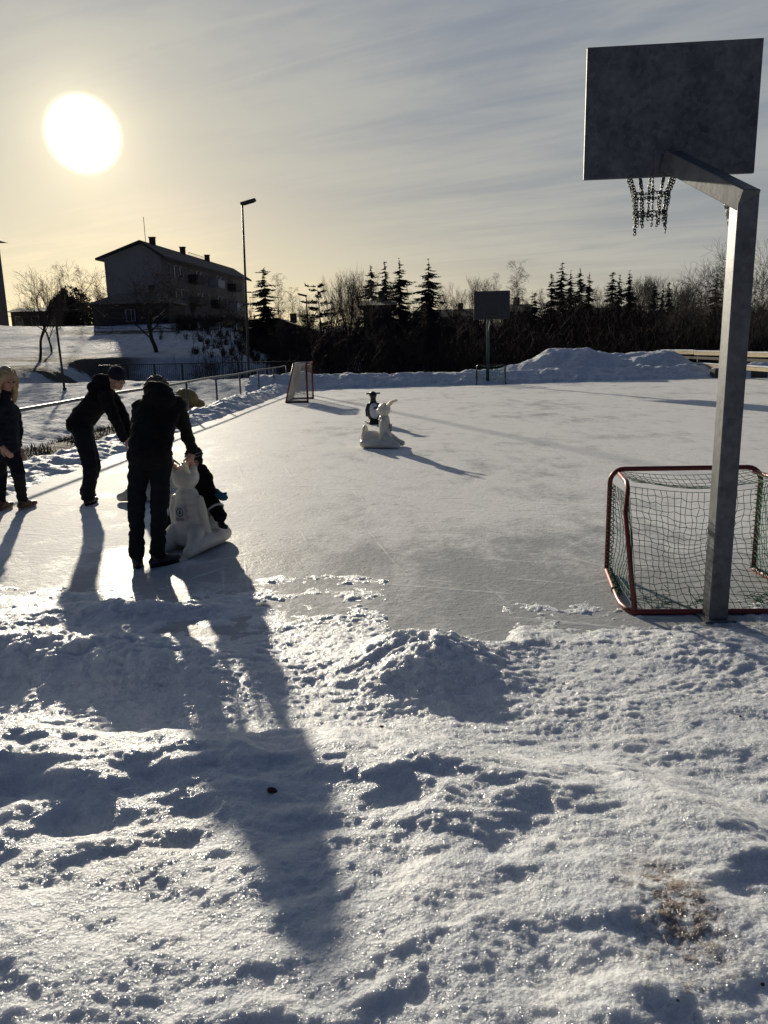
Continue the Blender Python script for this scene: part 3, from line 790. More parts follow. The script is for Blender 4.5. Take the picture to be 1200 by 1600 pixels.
net_patch(nb, lambda u, v: (near_+Vector((0, 0, Hh))).lerp(far_+Vector((0, 0, Hh)), u).lerp(n3_.lerp(f3_, u), v)-Vector((0, 0, .06*math.sin(math.pi*u))), 40, 12, .0065, 3)
nb.build('net', M_NETW, t)
# canvas apron inside the top and a slack bundle of net
mb = MB(); q = [near_+back_*.38+Vector((0, 0, Hh-.03)), far_+back_*.38+Vector((0, 0, Hh-.03)), far_+back_*.48+Vector((0, 0, .45)), near_+back_*.48+Vector((0, 0, .45))]
mb.add([p for p in q]+[p-back_*.012 for p in q], [(0, 1, 2, 3), (7, 6, 5, 4), (0, 4, 5, 1), (1, 5, 6, 2), (2, 6, 7, 3), (3, 7, 4, 0)]); mb.build('canvas_apron', M_NETW, t)

# ------------------------------------------------------------------ white moulded skating aids
def make_aid(mb_only=False):
    """origin under the column; +x towards the person who pushes, -x the seat"""
    b = MB()
    # column: broad chest that narrows to a neck
    for i in range(9):
        z = 0.10+0.40*i/8; u = i/8
        w = 0.150*(1-0.15*u)*(1.0 if u < .78 else 1-.9*(u-.78)); d = 0.118*(1-0.20*u)
        b.ell((0.015-0.02*u, 0, z), (d, w, 0.075))
    b.ell((-0.005, 0, 0.485), (0.082, 0.115, 0.075)); b.cone((0, 0, 0.48), (0, 0, 0.58), 0.072, 0.068)
    # arms in relief along the sides
    for s in (-1, 1):
        b.chain([Vector((0.0, s*.125, .46)), Vector((0.0, s*.150, .36)), Vector((-.02, s*.158, .22)), Vector((-.05, s*.165, .14))], [.040, .042, .040, .03])
    # head with two ears
    b.ell((0.0, 0, 0.658), (0.112, 0.126, 0.114)); b.ell((-0.09, 0, 0.63), (0.05, 0.055, 0.045))
    for s in (-1, 1):
        b.ell((0.01, s*.098, 0.735), (0.026, 0.038, 0.038))
    # sled: two runners rising at the toe, an arch between them on the pushing side
    for s in (-1, 1):
        b.chain([Vector((.27, s*.165, .055)), Vector((.16, s*.158, .075)), Vector((0, s*.15, .085)), Vector((-.20, s*.15, .08)), Vector((-.35, s*.13, .075))], [.050, .070, .082, .080, .070])
        b.chain([Vector((.20, s*.16, .07)), Vector((.06, s*.11, .18))], [.06, .07])
    b.ell((-.20, 0, .14), (.25, .15, .13)); b.ell((-.22, 0, .10), (.24, .19, .10)); b.ell((-.35, 0, .09), (.11, .15, .09))
    # saddle and the raised tail behind it
    b.ell((-.22, 0, .235), (.13, .10, .06)); b.ell((-.355, 0, .27), (.05, .11, .13)); b.ell((-.36, 0, .20), (.065, .12, .12))
    return b
def aid_handles(parent, matl):
    # horn shaped grips leaving the head towards the person who pushes
    for s in (-1, 1):
        b = MB(); b.chain([Vector((.045, s*.07, .70)), Vector((.095, s*.085, .745)), Vector((.135, s*.105, .785)), Vector((.185, s*.125, .80))], [.030, .024, .022, .024], 10)
        fused('handle', b, matl, parent, 0.009, 3)
proto_body = None
def skating_aid(loc, rz, label, sticker_text=True):
    global proto_body
    t = empty('skating_aid', loc, rz, label, 'skating aid', 'white moulded skating aids')
    if proto_body is None: proto_body = fused('body', make_aid(), M_PLAST, t, 0.0085, 4)
    else: link('body', proto_body.data, None, t)
    b = t.children[0]
    aid_handles(t, M_PLAST)
    # sticker on the chest: pale sheet, dark ring with a fir, word bar below
    X = 0.118; tilt = Matrix.Rotation(R(-4), 3, 'Y')
    s = MB(); s.box((X, 0, 0.345), (0.008, 0.096, 0.125), tilt); st = s.build('sticker', M_STICK, t)
    def fl(v): return Vector((X+0.0055, v[0], v[1])) + Vector((-(v[1]-.345)*math.sin(R(4)), 0, 0))
    s = MB(); n = 28; cy, cz = 0.0, 0.362
    ro, ri = .037, .029
    vs = [fl((cy+ro*math.cos(2*math.pi*k/n), cz+ro*math.sin(2*math.pi*k/n))) for k in range(n)]+[fl((cy+ri*math.cos(2*math.pi*k/n), cz+ri*math.sin(2*math.pi*k/n))) for k in range(n)]
    s.add(vs, [(k, (k+1) % n, n+(k+1) % n, n+k) for k in range(n)]); s.build('sticker_ring', M_SGREEN, st)
    s = MB()
    for (z0, w0, z1) in ((-.012, .017, .004), (-.002, .014, .013), (.007, .010, .022)):
        s.add([fl((cy-w0, cz+z0)), fl((cy+w0, cz+z0)), fl((cy, cz+z1))], [(0, 1, 2)])
    s.add([fl((cy-.003, cz-.022)), fl((cy+.003, cz-.022)), fl((cy+.003, cz-.012)), fl((cy-.003, cz-.012))], [(0, 1, 2, 3)])
    s.build('sticker_fir', M_SGREEN, st)
    cu = bpy.data.curves.new('sticker_word', 'FONT'); cu.body = 'SPAR'; cu.size = 0.030; cu.align_x = 'CENTER'; cu.align_y = 'CENTER'; cu.extrude = 0.0005
    cu.space_character = 1.15
    to = bpy.data.objects.new('tmp', cu); COL.objects.link(to)
    dg = bpy.context.evaluated_depsgraph_get(); dg.update()
    me = bpy.data.meshes.new_from_object(to.evaluated_get(dg)); bpy.data.objects.remove(to)
    me.transform(Matrix.Translation((X+0.0085, 0, 0.303)) @ Matrix(((0, 0, 1, 0), (1, 0, 0, 0), (0, 1, 0, 0), (0, 0, 0, 1))))
    me.materials.clear(); me.name = 'sticker_word'; link('sticker_word', me, M_SRED, st)
    return t
ax = math.atan2(-.93, -.36)
skating_aid((-1.735, 6.66, 0), ax, 'white bear shaped skating aid with a round green logo, a child sitting behind it')
c1 = at(600, 699)
skating_aid((c1.x+0.02, c1.y, 0), R(-16), 'empty white skating aid alone on the open ice beside the black penguin')
c2 = at(226, 781)
skating_aid((c2.x+0.03, c2.y+0.05, 0), math.pi-R(5), 'white skating aid mostly hidden behind the man with his back turned')

# black and white penguin
pp = at(584, 662)
t = empty('penguin_aid', (pp.x, pp.y, 0), R(-76), 'black penguin shaped skating aid with a scuffed white belly and head grips', 'skating aid')
b = MB()
b.ell((0, 0, .26), (.135, .150, .23)); b.ell((-.01, 0, .40), (.10, .105, .15)); b.cone((0, 0, .45), (0, 0, .60), .07, .062)
b.ell((0, 0, .645), (.086, .088, .085)); b.cone((.06, 0, .635), (.115, 0, .625), .026, .01)
for s in (-1, 1): b.chain([Vector((-.02, s*.115, .44)), Vector((-.03, s*.150, .32)), Vector((-.05, s*.150, .18))], [.03, .035, .022])
fused('body', b, M_BPLAST, t, .009, 5)
b = MB(); b.ell((.056, 0, .285), (.098, .118, .195)); fused('belly', b, M_BELLY, t, .009, 3)
b = MB(); b.box((-.03, 0, .035), (.46, .30, .05)); b.box((-.02, 0, .065), (.30, .24, .05)); b.build('base', M_BPLAST, t, bevel=.015)
for s in (-1, 1):
    b = MB(); b.tube([(0, s*.06, .68), (0, s*.165, .68)], .017, 8); b.build('handle', M_BPLAST, t, True)
# ------------------------------------------------------------------ rail along the left side of the ice
t = empty('metal_railing', (xleft(12), 12, 0), 0, 'long low grey pipe railing along the left side of the ice', 'railing')
def rl(Y, z): return Vector((xleft(Y)-xleft(12)-0.02, Y-12, z))
mb = MB(); mb.tube([rl(Y, 0.90+0.012*math.sin(Y*.9)) for Y in np.arange(9.2, 37.1, 1.4)], 0.030, 8); mb.build('top_rail', M_GALV, t, True)
for Y in (11.6, 14.6, 17.6, 20.7, 23.7, 26.8, 29.9, 33.0, 36.1):
    mb = MB(); mb.tube([rl(Y, -0.45), rl(Y, 0.885)], 0.030, 8); mb.build('post', M_GALV, t, True)
mb = MB(); mb.tube([rl(Y, 0.02) for Y in np.arange(9.2, 12.4, 0.4)], 0.022, 6); mb.build('bottom_rail', M_GALV, t, True)

# footbridge with a barred parapet behind the rail
def P2(px, py, Y): return atY(px, py, Y)
bl, br = P2(156, 571, 49), P2(462, 567, 47)
b0, b1 = P2(156, 600, 49), P2(462, 598, 47)
t = empty('footbridge', (bl.x, bl.y, b0.z), 0, 'dark barred footbridge parapet and deck behind the left rail', 'footbridge')
O = Vector((bl.x, bl.y, b0.z)); L = br-bl; Hb = (bl.z-b0.z)
def bp(u, z): return Vector((L.x*u, L.y*u, z))
mb = MB(); mb.beam(bp(0, Hb), bp(1, Hb), .09, .05); mb.build('hand_rail', M_DMETAL, t)
mb = MB(); mb.beam(bp(0, .12), bp(1, .12), .05, .04); mb.build('bottom_rail', M_DMETAL, t)
for k in range(8):
    mb = MB(); u = k/7; mb.beam(bp(u, -.05), bp(u, Hb-.026), .085, .085, (0, 1, 0)); mb.build('post', M_DMETAL, t)
mb = MB()
for k in range(98):
    u = (k+.5)/98
    mb.beam(bp(u, .14), bp(u, Hb-.026), .022, .022, (0, 1, 0))
mb.build('baluster', M_DMETAL, t)['kind'] = 'stuff'
mb = MB(); mb.beam(bp(-.03, -.12)+Vector((0, .9, 0)), bp(1.03, -.12)+Vector((0, .9, 0)), 2.2, .12); mb.build('deck', M_CONC, t)
mb = MB(); mb.beam(bp(-.03, -.035)+Vector((0, .9, 0)), bp(1.03, -.035)+Vector((0, .9, 0)), 2.1, .06); mb.build('deck_snow', M_SNOWF, t)
mb = MB(); mb.beam(bp(-.02, -.50)+Vector((0, .35, 0)), bp(1.02, -.50)+Vector((0, .35, 0)), .4, .62); mb.build('girder', M_CONC, t)
for k, u in enumerate((.42, .78)):
    mb = MB(); c = bp(u, -1.6)+Vector((0, .9, 0)); mb.box(c, (.7, 1.4, 1.65)); mb.build('pier', M_CONC, t, bevel=.04)
t.location = O
# tarpaulin covered bale behind the rail
c = P2(290, 626, 24.5); b = MB(); b.ell((0, 0, .35), (.42, .5, .45)); b.ell((.1, .1, .2), (.5, .5, .25))
o = fused('tarp_bundle', b, M_TARP, None, .04, 4, 1, .04, 4.0); o.location = (c.x, c.y, Tz(c.x, c.y)-.05)
tag(o, 'dull yellow brown covered bundle behind the left rail', 'bundle')

# ------------------------------------------------------------------ lamps, mast, sign pole
def street_lamp(px_top, py_top, Y, label, px_base, head=1.0, side=1, dark=M_DMETAL):
    top = atY(px_top, py_top, Y); bx = atY(px_base, 590, Y).x
    z0 = Tz(bx, Y)
    t = empty('street_lamp', (bx, Y, z0), 0, label, 'street lamp', None)
    h = top.z-z0; dx = top.x-bx
    mb = MB(); mb.tube([(0, 0, -.3), (0, 0, 1.4), (0, 0, 1.45), (dx*.5, 0, h*.5), (dx, 0, h)], [.10, .10, .072, .062, .048], 8); mb.build('pole', dark, t, True)
    mb = MB(); Mx = Matrix.Rotation(R(-14)*side, 3, 'Y')
    mb.box(Vector((dx+side*.30*head, 0, h+.07)), (.78*head, .34*head, .13*head), Mx); mb.build('lamp_head', dark, t, bevel=.03)
    mb = MB(); mb.box(Vector((dx+side*.32*head, 0, h+.07-.075*head)), (.55*head, .26*head, .02), Mx); mb.build('lens', M_GLASS, t)
    return t
street_lamp(378.5, 318, 40.5, 'tall slim street lamp with flat head beside the apartment block', 388.5)
t = street_lamp(478, 462, 66, 'short distant street lamp leaning out beside the pine', 486, 1.0, -1)
c0 = P2(99, 590, 33); c1 = P2(88, 508, 33); z0 = Tz(c0.x, 33)
t = empty('slope_pole', (c0.x, 33, z0), 0, 'thin dark leaning pole standing in snow on the left slope', 'pole')
mb = MB(); mb.tube([(0, 0, -.3), (c1.x-c0.x, 0, c1.z-z0)], [.055, .045], 8); mb.build('shaft', M_DMETAL, t, True)
mb = MB(); mb.tube([(0, 0, -.05), (0, 0, .12)], .085, 8); mb.build('foot', M_DMETAL, t, True)

# ------------------------------------------------------------------ buildings
win_me = {}
def window(parent, M, w, h, key):
    """frame with a recessed pane; M places it on the wall (local x right, z up, -y out)"""
    if key not in win_me:
        f = MB()
        for (x, z, a, b_) in ((0, h/2-.04, w, .08), (0, -h/2+.04, w, .08), (-w/2+.04, 0, .08, h-.16), (w/2-.04, 0, .08, h-.16), (0.08*w, 0, .06, h-.16)): f.box((x, -.02, z), (a, .10, b_))
        p = MB(); p.box((0, .015, 0), (w-.16, .03, h-.16))
        win_me[key] = (f.mesh('window'), p.mesh('pane')); win_me[key][0].materials.append(M_FRAME); win_me[key][1].materials.append(M_GLASS)
    f, p = win_me[key]
    o = link('window', f, None, parent); o.matrix_local = M
    q = link('pane', p, None, o)
    return o
gx0, gx1 = P2(173, 470, 95).x, P2(256, 470, 94).x
Yn = 94.0; ground = Tz(-26, 96)-0.3
eave = P2(258, 400, Yn).z; apex = P2(228, 379, Yn).z
t = empty('apartment_block', (gx1, Yn, ground), 0, 'long four storey apartment block with grey gable end, balconies and chimneys', 'apartment block', 'apartment blocks on the hill')
Wd = gx1-gx0; He = eave-ground; Ha = apex-ground; Lb = 34.0; sh = 4.2   # side shear: long walls run back to the right
dirL = Vector((sh, Lb, 0)).normalized(); LL = math.hypot(sh, Lb)
def bpos(u, v, z): return Vector((-Wd*(1-u), 0, z))+dirL*v       # u across the gable, v along
ur = .69
mb = MB(); vs = [bpos(0, 0, 0), bpos(1, 0, 0), bpos(1, 0, He), bpos(ur, 0, Ha-.1), bpos(0, 0, He), bpos(0, LL, 0), bpos(1, LL, 0), bpos(1, LL, He), bpos(ur, LL, Ha-.1), bpos(0, LL, He)]
mb.add([vs[i] for i in (0, 1, 2, 3, 4)], [(0, 1, 2, 3, 4)]); mb.add([vs[i] for i in (5, 6, 7, 8, 9)], [(4, 3, 2, 1, 0)])
mb.add([vs[0], vs[5], vs[9], vs[4]], [(0, 3, 2, 1)]); mb.build('gable_wall', M_PLASTER, t)
mb = MB(); mb.add([vs[1], vs[6], vs[7], vs[2]], [(0, 1, 2, 3)]); 
mb.add([vs[1]+Vector((-.3, .3, 0)), vs[6]+Vector((-.3, -.3, 0)), vs[7]+Vector((-.3, -.3, 0)), vs[2]+Vector((-.3, .3, 0))], [(3, 2, 1, 0)])
mb.build('long_wall', M_FACADE, t)
mb = MB(); ov = .75
for (u0, z0, u1, z1) in ((-ov/Wd, He-.35, ur, Ha), (1+ov/Wd, He-.30, ur, Ha)):
    q = [bpos(u0, -.6, z0), bpos(u1, -.6, z1), bpos(u1, LL+.6, z1), bpos(u0, LL+.6, z0)]
    mb.add(q+[p+Vector((0, 0, .24)) for p in q], [(0, 1, 2, 3), (7, 6, 5, 4), (0, 4, 5, 1), (1, 5, 6, 2), (2, 6, 7, 3), (3, 7, 4, 0)])
rf = mb.build('roof', M_ROOF, t)
for v, w in ((3.2, .65), (13.0, .65), (22.5, .65)):
    mb = MB(); mb.box(bpos(ur, v, Ha+.45), (w, w*.8, 1.0)); mb.box(bpos(ur, v, Ha+.97), (w+.15, w*.8+.15, .1)); mb.build('chimney', M_DWALL, rf)
mb = MB(); mb.tube([bpos(ur, 1.2, Ha), bpos(ur, 1.2, Ha+3.0)], .035, 5); mb.build('antenna', M_DMETAL, rf)
mb = MB()
for k in range(16): mb.tube([bpos(ur+.03, 14.5+k*.45, Ha+.2), bpos(ur+.03, 14.5+k*.45, Ha+.55)], .02, 4, False)
mb.tube([bpos(ur+.03, 14.5, Ha+.5), bpos(ur+.03, 21.4, Ha+.5)], .03, 4); mb.build('roof_rail', M_DMETAL, rf)
a_l = math.atan2(dirL.y, dirL.x)
RW = Matrix.Rotation(a_l, 4, 'Z')
for fl in range(4):
    zc = He-1.35-fl*2.75
    for k, v in enumerate((2.2, 4.3, 6.1, 7.6, 12.0, 13.6, 15.4, 20.2, 21.8, 23.4, 28.0, 29.6, 31.4)):
        if zc < .8: continue
        window(t, Matrix.Translation(bpos(1, v, zc)+Vector((.03, 0, 0))) @ RW, 1.15 if k % 3 else .8, 1.5, 'w%d' % (1 if k % 3 else 0))
    for v in (10.0, 18.0, 26.0):
        if zc < .8: continue
        c = bpos(1, v, zc-1.0)
        n_ = Vector((dirL.y, -dirL.x, 0))
        mb = MB(); Mr = Matrix.Rotation(a_l, 3, 'Z')
        mb.box(c+n_*.65, (3.0, 1.3, .15), Mr); mb.box(c+n_*1.28+Vector((0, 0, .55)), (3.0, .06, .85), Mr)
        for s in (-1, 1): mb.box(c+n_*.65+dirL*(s*1.47)+Vector((0, 0, .55)), (.06, 1.2, .85), Mr)
        mb.build('balcony', M_LWALL if (fl+int(v)) % 3 == 0 else M_DWALL, t)
# second block cut by the left edge of the picture
c = P2(2, 505, 82); z0 = Tz(c.x, 82)-.3; zt = P2(8, 371, 92).z
t = empty('apartment_block', (c.x, 82, z0), 0, 'dark apartment block cut off at the left edge beside the bare trees', 'apartment block', 'apartment blocks on the hill')
xr = P2(11, 480, 92).x-c.x
mb = MB(); mb.box((xr-6, 5, (zt-z0)/2-.2), (12, 10, zt-z0-.4)); mb.build('wall', M_FACADE, t)
mb = MB(); mb.add([(xr-13, -.8, zt-z0-.5), (xr+.7, -.8, zt-z0-.5), (xr+.7, 10.8, zt-z0-.5), (xr-13, 10.8, zt-z0-.5), (xr-6, -.8, zt-z0+2.2), (xr-6, 10.8, zt-z0+2.2)], [(0, 1, 4), (3, 5, 2), (1, 2, 5, 4), (0, 4, 5, 3), (0, 3, 2, 1)]); mb.build('roof', M_ROOF, t)
for fl in range(4):
    for k in range(3): window(t, Matrix.Translation((xr-1.6-k*2.6, -.03, zt-z0-2.2-fl*2.6)), 1.2, 1.4, 'w1')
    mb = MB(); mb.box((xr+.5, 3.2, zt-z0-2.9-fl*2.6), (1.0, 3.0, 1.0)); mb.build('balcony', M_DWALL, t)

def house(px0, px1, py_eave, py_ridge, Y, depth, label, wallm, group=None, gable=False, wins=2, cat='house', hip=False, py_base=None):
    a = P2(px0, py_eave, Y); b_ = P2(px1, py_eave, Y); zr = P2(px0, py_ridge, Y+depth/2).z
    z0 = min(Tz(a.x, Y), Tz(b_.x, Y))-.4
    if py_base: z0 = min(z0, P2((px0+px1)/2, py_base, Y).z)
    t = empty('house' if cat == 'house' else cat.replace(' ', '_'), ((a.x+b_.x)/2, Y, z0), 0, label, cat, group)
    w = b_.x-a.x; he = (a.z+b_.z)/2-z0; hr = max(zr-z0, he+.3)
    mb = MB()
    if gable:
        mb.prism([(-w/2, 0), (w/2, 0), (w/2, he), (0, hr-.12), (-w/2, he)], -depth, 0, Matrix(((1, 0, 0), (0, 0, -1), (0, 1, 0))))
        mb.build('wall', wallm, t)
        mb = MB()
        for s in (-1, 1):
            q = [Vector((s*(w/2+.5), -.5, he-.28)), Vector((0, -.5, hr)), Vector((0, depth+.5, hr)), Vector((s*(w/2+.5), depth+.5, he-.28))]
            mb.add(q+[p+Vector((0, 0, .2)) for p in q], [(0, 1, 2, 3), (7, 6, 5, 4), (0, 4, 5, 1), (1, 5, 6, 2), (2, 6, 7, 3), (3, 7, 4, 0)])
    else:
        mb.box((0, depth/2, he/2), (w, depth, he)); mb.build('wall', wallm, t)
        mb = MB(); k = w*.28 if hip else 0
        vs = [(-w/2-.5, -.5, he-.05), (w/2+.5, -.5, he-.05), (w/2+.5, depth+.5, he-.05), (-w/2-.5, depth+.5, he-.05), (-w/2-.5+k, depth/2, hr), (w/2+.5-k, depth/2, hr)]
        mb.add(vs, [(0, 1, 5, 4), (2, 3, 4, 5), (0, 4, 3), (1, 2, 5), (3, 2, 1, 0)])
    rf = mb.build('roof', M_ROOF, t)
    mb = MB(); mb.box((w*.18, depth/2, hr+.25), (.6, .6, .9)); mb.build('chimney', M_DWALL, rf)
    for k in range(wins):
        window(t, Matrix.Translation((-w/2+w*(k+.5)/wins, -.03, he*.55)), 1.0, 1.2, 'w2')
    mb = MB(); mb.box((w*.02, -.02, 1.2), (.9, .08, 2.0)); mb.build('door', M_DWALL, t)
    return t
house(143, 262, 474, 459, 80, 7, 'low dark hip roofed outbuilding in front of the apartment block gable', M_DWALL, None, False, 1, 'outbuilding', True)
house(16, 92, 486, 482, 100, 6, 'low dark shed with flat roof behind the left bare trees', M_DWALL, None, False, 3, 'shed')
house(385, 484, 519, 503, 74, 8, 'low house with broad dark roof behind the thicket, left of the pine', M_DWALL, None, True, 2)
house(567, 611, 476, 470, 66, 8, 'tall dark flat topped building behind the thicket between spruces', M_DWALL, None, False, 0, 'building')
house(636, 690, 503, 479, 84, 8, 'gabled house under the lone spruce with lit lower windows', M_PLASTER, None, True, 2)
house(676, 748, 494, 484, 92, 8, 'long pale house right of the lone spruce', M_LWALL, None, False, 4)
house(786, 832, 486, 476, 80, 8, 'dark house immediately right of the distant backboard', M_DWALL, None, False, 2)
house(925, 1004, 489, 481, 92, 9, 'long dark roofed house below the row of spruces at right', M_DWALL, None, False, 3)

# ------------------------------------------------------------------ plank fence at the right end, blocks under it
p0 = P2(1034, 550, 41.0); p1 = P2(1225, 547, 29.5)
t = empty('plank_fence', (p0.x, p0.y, 0), 0, 'wooden plank fence with sunlit snowy rails along the right side of the ice', 'fence')
d_ = Vector((p1.x-p0.x, p1.y-p0.y, 0)); zt = p0.z
def fp(u, z): return Vector((d_.x*u, d_.y*u, z))
zl = P2(1064, 568, 39.0).z
for k in range(3):
    u0, u1 = k*.34-.0, (k+1)*.34-.005
    mb = MB(); mb.beam(fp(u0, zt-.02*k), fp(u1, zt-.02*(k+1)+.03), .06, .17); mb.build('top_plank', M_WOOD, t)
    mb = MB(); mb.beam(fp(u0, zt+.107-.02*k), fp(u1, zt+.107-.02*(k+1)+.03), .10, .045); mb.build('snow_cap', M_SNOWF, t)
for k in range(3):
    u0, u1 = .14+k*.3, .14+(k+1)*.3-.006
    mb = MB(); mb.beam(fp(u0, zl)+Vector((-.3, 0, 0)), fp(u1, zl-.02)+Vector((-.3, 0, 0)), .06, .16); mb.build('seat_plank', M_WOOD, t)
    mb = MB(); mb.beam(fp(u0, zl+.105)+Vector((-.3, 0, 0)), fp(u1, zl+.085)+Vector((-.3, 0, 0)), .12, .05); mb.build('snow_cap', M_SNOWF, t)
for u in (.02, .18, .36, .55, .74, .92):
    mb = MB(); mb.beam(fp(u, -.3)+Vector((.09, 0, 0)), fp(u, zt+.05)+Vector((.09, 0, 0)), .11, .11, (0, 1, 0)); mb.build('post', M_DWALL, t)
mb = MB(); mb.beam(fp(0, (zt+zl)/2+.05)+Vector((.05, 0, 0)), fp(1, (zt+zl)/2+.02)+Vector((.05, 0, 0)), .03, .12); mb.build('rail_board', M_DWALL, t)
for i, (px, lab) in enumerate(((1121, 'dark block under the plank fence, seen left of the big pole'), (1186, 'dark block under the plank fence right of the big pole'))):
    c = at(px, 590, 0); t = empty('concrete_block', (c.x, c.y, 0), R(8+12*i), lab, 'block', 'blocks under the plank fence')
    mb = MB(); mb.box((0, 0, .17), (.50, .45, .42)); mb.build('block', M_CONC, t, bevel=.03)
    mb = MB(); mb.ell((0, 0, .385), (.26, .23, .05)); mb.build('snow_cap', M_SNOWF, t, True)
t = empty('snow_shovel', (P2(1155, 572, 33.6).x, 33.6, 0), 0, 'snow shovel leaning on the plank fence beside the right block', 'shovel')
mb = MB(); mb.tube([(-.15, 0, .1), (.35, .3, .95)], .02, 6); mb.build('handle', M_WOOD, t)
mb = MB(); mb.box((-.2, -.02, .12), (.34, .03, .30), Matrix.Rotation(R(30), 3, 'Y')); mb.build('blade', M_DMETAL, t)

# ------------------------------------------------------------------ trees
class Segs:
    def __init__(s): s.a = []; s.b = []; s.ra = []; s.rb = []
    def add(s, a, b, ra, rb): s.a.append(a[:]); s.b.append(b[:]); s.ra.append(ra); s.rb.append(rb)
    def arrays(s): return np.array(s.a, float), np.array(s.b, float), np.array(s.ra), np.array(s.rb)
def segs_mesh(name, A, B, ra, rb, n=3):
    d = B-A; ln = np.linalg.norm(d, axis=1, keepdims=True); d = d/np.maximum(ln, 1e-9)
    ref = np.where(np.abs(d[:, 2:3]) < .9, np.array([[0, 0, 1.]]), np.array([[1., 0, 0]]))
    u = np.cross(d, ref); u /= np.linalg.norm(u, axis=1, keepdims=True); w = np.cross(d, u)
    an = np.arange(n)*2*np.pi/n
    off = u[:, None]*np.cos(an)[None, :, None]+w[:, None]*np.sin(an)[None, :, None]
    V = np.concatenate([A[:, None]+off*ra[:, None, None], B[:, None]+off*rb[:, None, None]], 1).reshape(-1, 3)
    b = (np.arange(len(A))*2*n)[:, None, None]; k = np.arange(n); k2 = (k+1) % n
    F = (b+np.stack([k, k2, n+k2, n+k], 1)[None]).reshape(-1, 4)
    return new_mesh_np(name, V, F)
def bare_tree(seed, h, r0, spread=.55, trunk=.28, levels=5, droop=0.0, up=.25, kids=(3, 4), multi=1, shrink=.68, lean=0.0, twig=.007, sides=(1, 2)):
    """returns trunk segs, crown segs; unit: metres"""
    rn = random.Random(seed); tr = Segs(); cr = Segs()
    def grow(p, d, L, r, lev):
        n = 4 if lev <= 1 else 3
        pts = [p]; 
        for i in range(n):
            t_ = (i+1)/n
            j = Vector((rn.gauss(0, 1), rn.gauss(0, 1), rn.gauss(0, .7)))*(.13+.05*lev)
            d = (d+j+Vector((0, 0, up*.3 if droop == 0 or lev < 3 else -droop))).normalized()
            q = p+d*(L/n); rb = max(r*(1-.32*(i+1)/n), twig*.7); ra = max(r*(1-.32*i/n), twig*.75)
            (tr if lev == 0 else cr).add(p, q, ra, rb)
            if lev < levels and (lev > 0 or t_ > trunk):
                for _ in range(rn.choice(kids) if i == n-1 else rn.choice(sides if lev < 3 else ((1, 1, 2) if len(sides) == 2 else sides))):
                    ax = d.orthogonal().normalized(); ax.rotate(Quaternion(d, rn.uniform(0, 6.283)))
                    a = spread*rn.uniform(.55, 1.25); nd = (d*math.cos(a)+ax*math.sin(a)).normalized()
                    grow(q, nd, L*shrink*rn.uniform(.7, 1.15), max(rb*rn.uniform(.5, .68), twig), lev+1)
            p = q
    for m in range(multi):
        d0 = Vector((rn.gauss(0, .06+.12*(multi > 1))+lean, rn.gauss(0, .06+.12*(multi > 1)), 1)).normalized()
        grow(Vector((rn.gauss(0, .1*(multi > 1)), rn.gauss(0, .1*(multi > 1)), -.15)), d0, h*.42, r0, 0)
    A, B, ra, rb = cr.arrays(); top = max(B[:, 2].max(), .1); k = h/top
    ta, tb, tra, trb = tr.arrays()
    return (ta*k, tb*k, tra, trb), (A*k, B*k, ra, rb)
def spire_tree(seed, h, r0, width, n_br=34, droop=.0, start=.18):
    """birch or alder with one leader and many fine side branches"""
    rn = random.Random(seed); tr = Segs(); cr = Segs(); pts = [Vector((0, 0, -.2))]
    for i in range(10): pts.append(Vector((rn.gauss(0, .03)*h*.12*(i/9), rn.gauss(0, .03)*h*.12*(i/9), h*(i+1)/10)))
    for i in range(10): tr.add(pts[i], pts[i+1], r0*(1-i/10.5), r0*(1-(i+1)/10.5))
    for k in range(n_br):
        u = start+(1-start)*(k+rn.random())/n_br; z = u*h; i = min(int(u*10), 9); p = pts[i].lerp(pts[i+1], u*10-i)
        a = rn.uniform(0, 6.283); L = width*(.35+.9*math.sin(math.pi*min(1, (1-u)*.85+.12)))*rn.uniform(.6, 1.1)
        d = Vector((math.cos(a), math.sin(a), rn.uniform(.7, 1.5))).normalized(); r = r0*(1-u)*.32+.008
        for j in range(5):
            d = (d+Vector((rn.gauss(0, .16), rn.gauss(0, .16), rn.gauss(0, .1)-droop*(j-1)))).normalized()
            q = p+d*(L/5); cr.add(p, q, r*(1-.15*j), r*(1-.15*(j+1)))
            for _ in range(3):
                dd = (d+Vector((rn.gauss(0, .6), rn.gauss(0, .6), rn.gauss(0, .4)-droop*1.6))).normalized(); m = q+dd*L*rn.uniform(.14, .3)
                cr.add(q, m, .010, .008)
                for _ in range(2):
                    d3 = (dd+Vector((rn.gauss(0, .5), rn.gauss(0, .5), rn.gauss(0, .4)-droop*2.2))).normalized(); cr.add(m, m+d3*L*rn.uniform(.12, .26), .008, .006)
            p = q
    return tr.arrays(), cr.arrays()
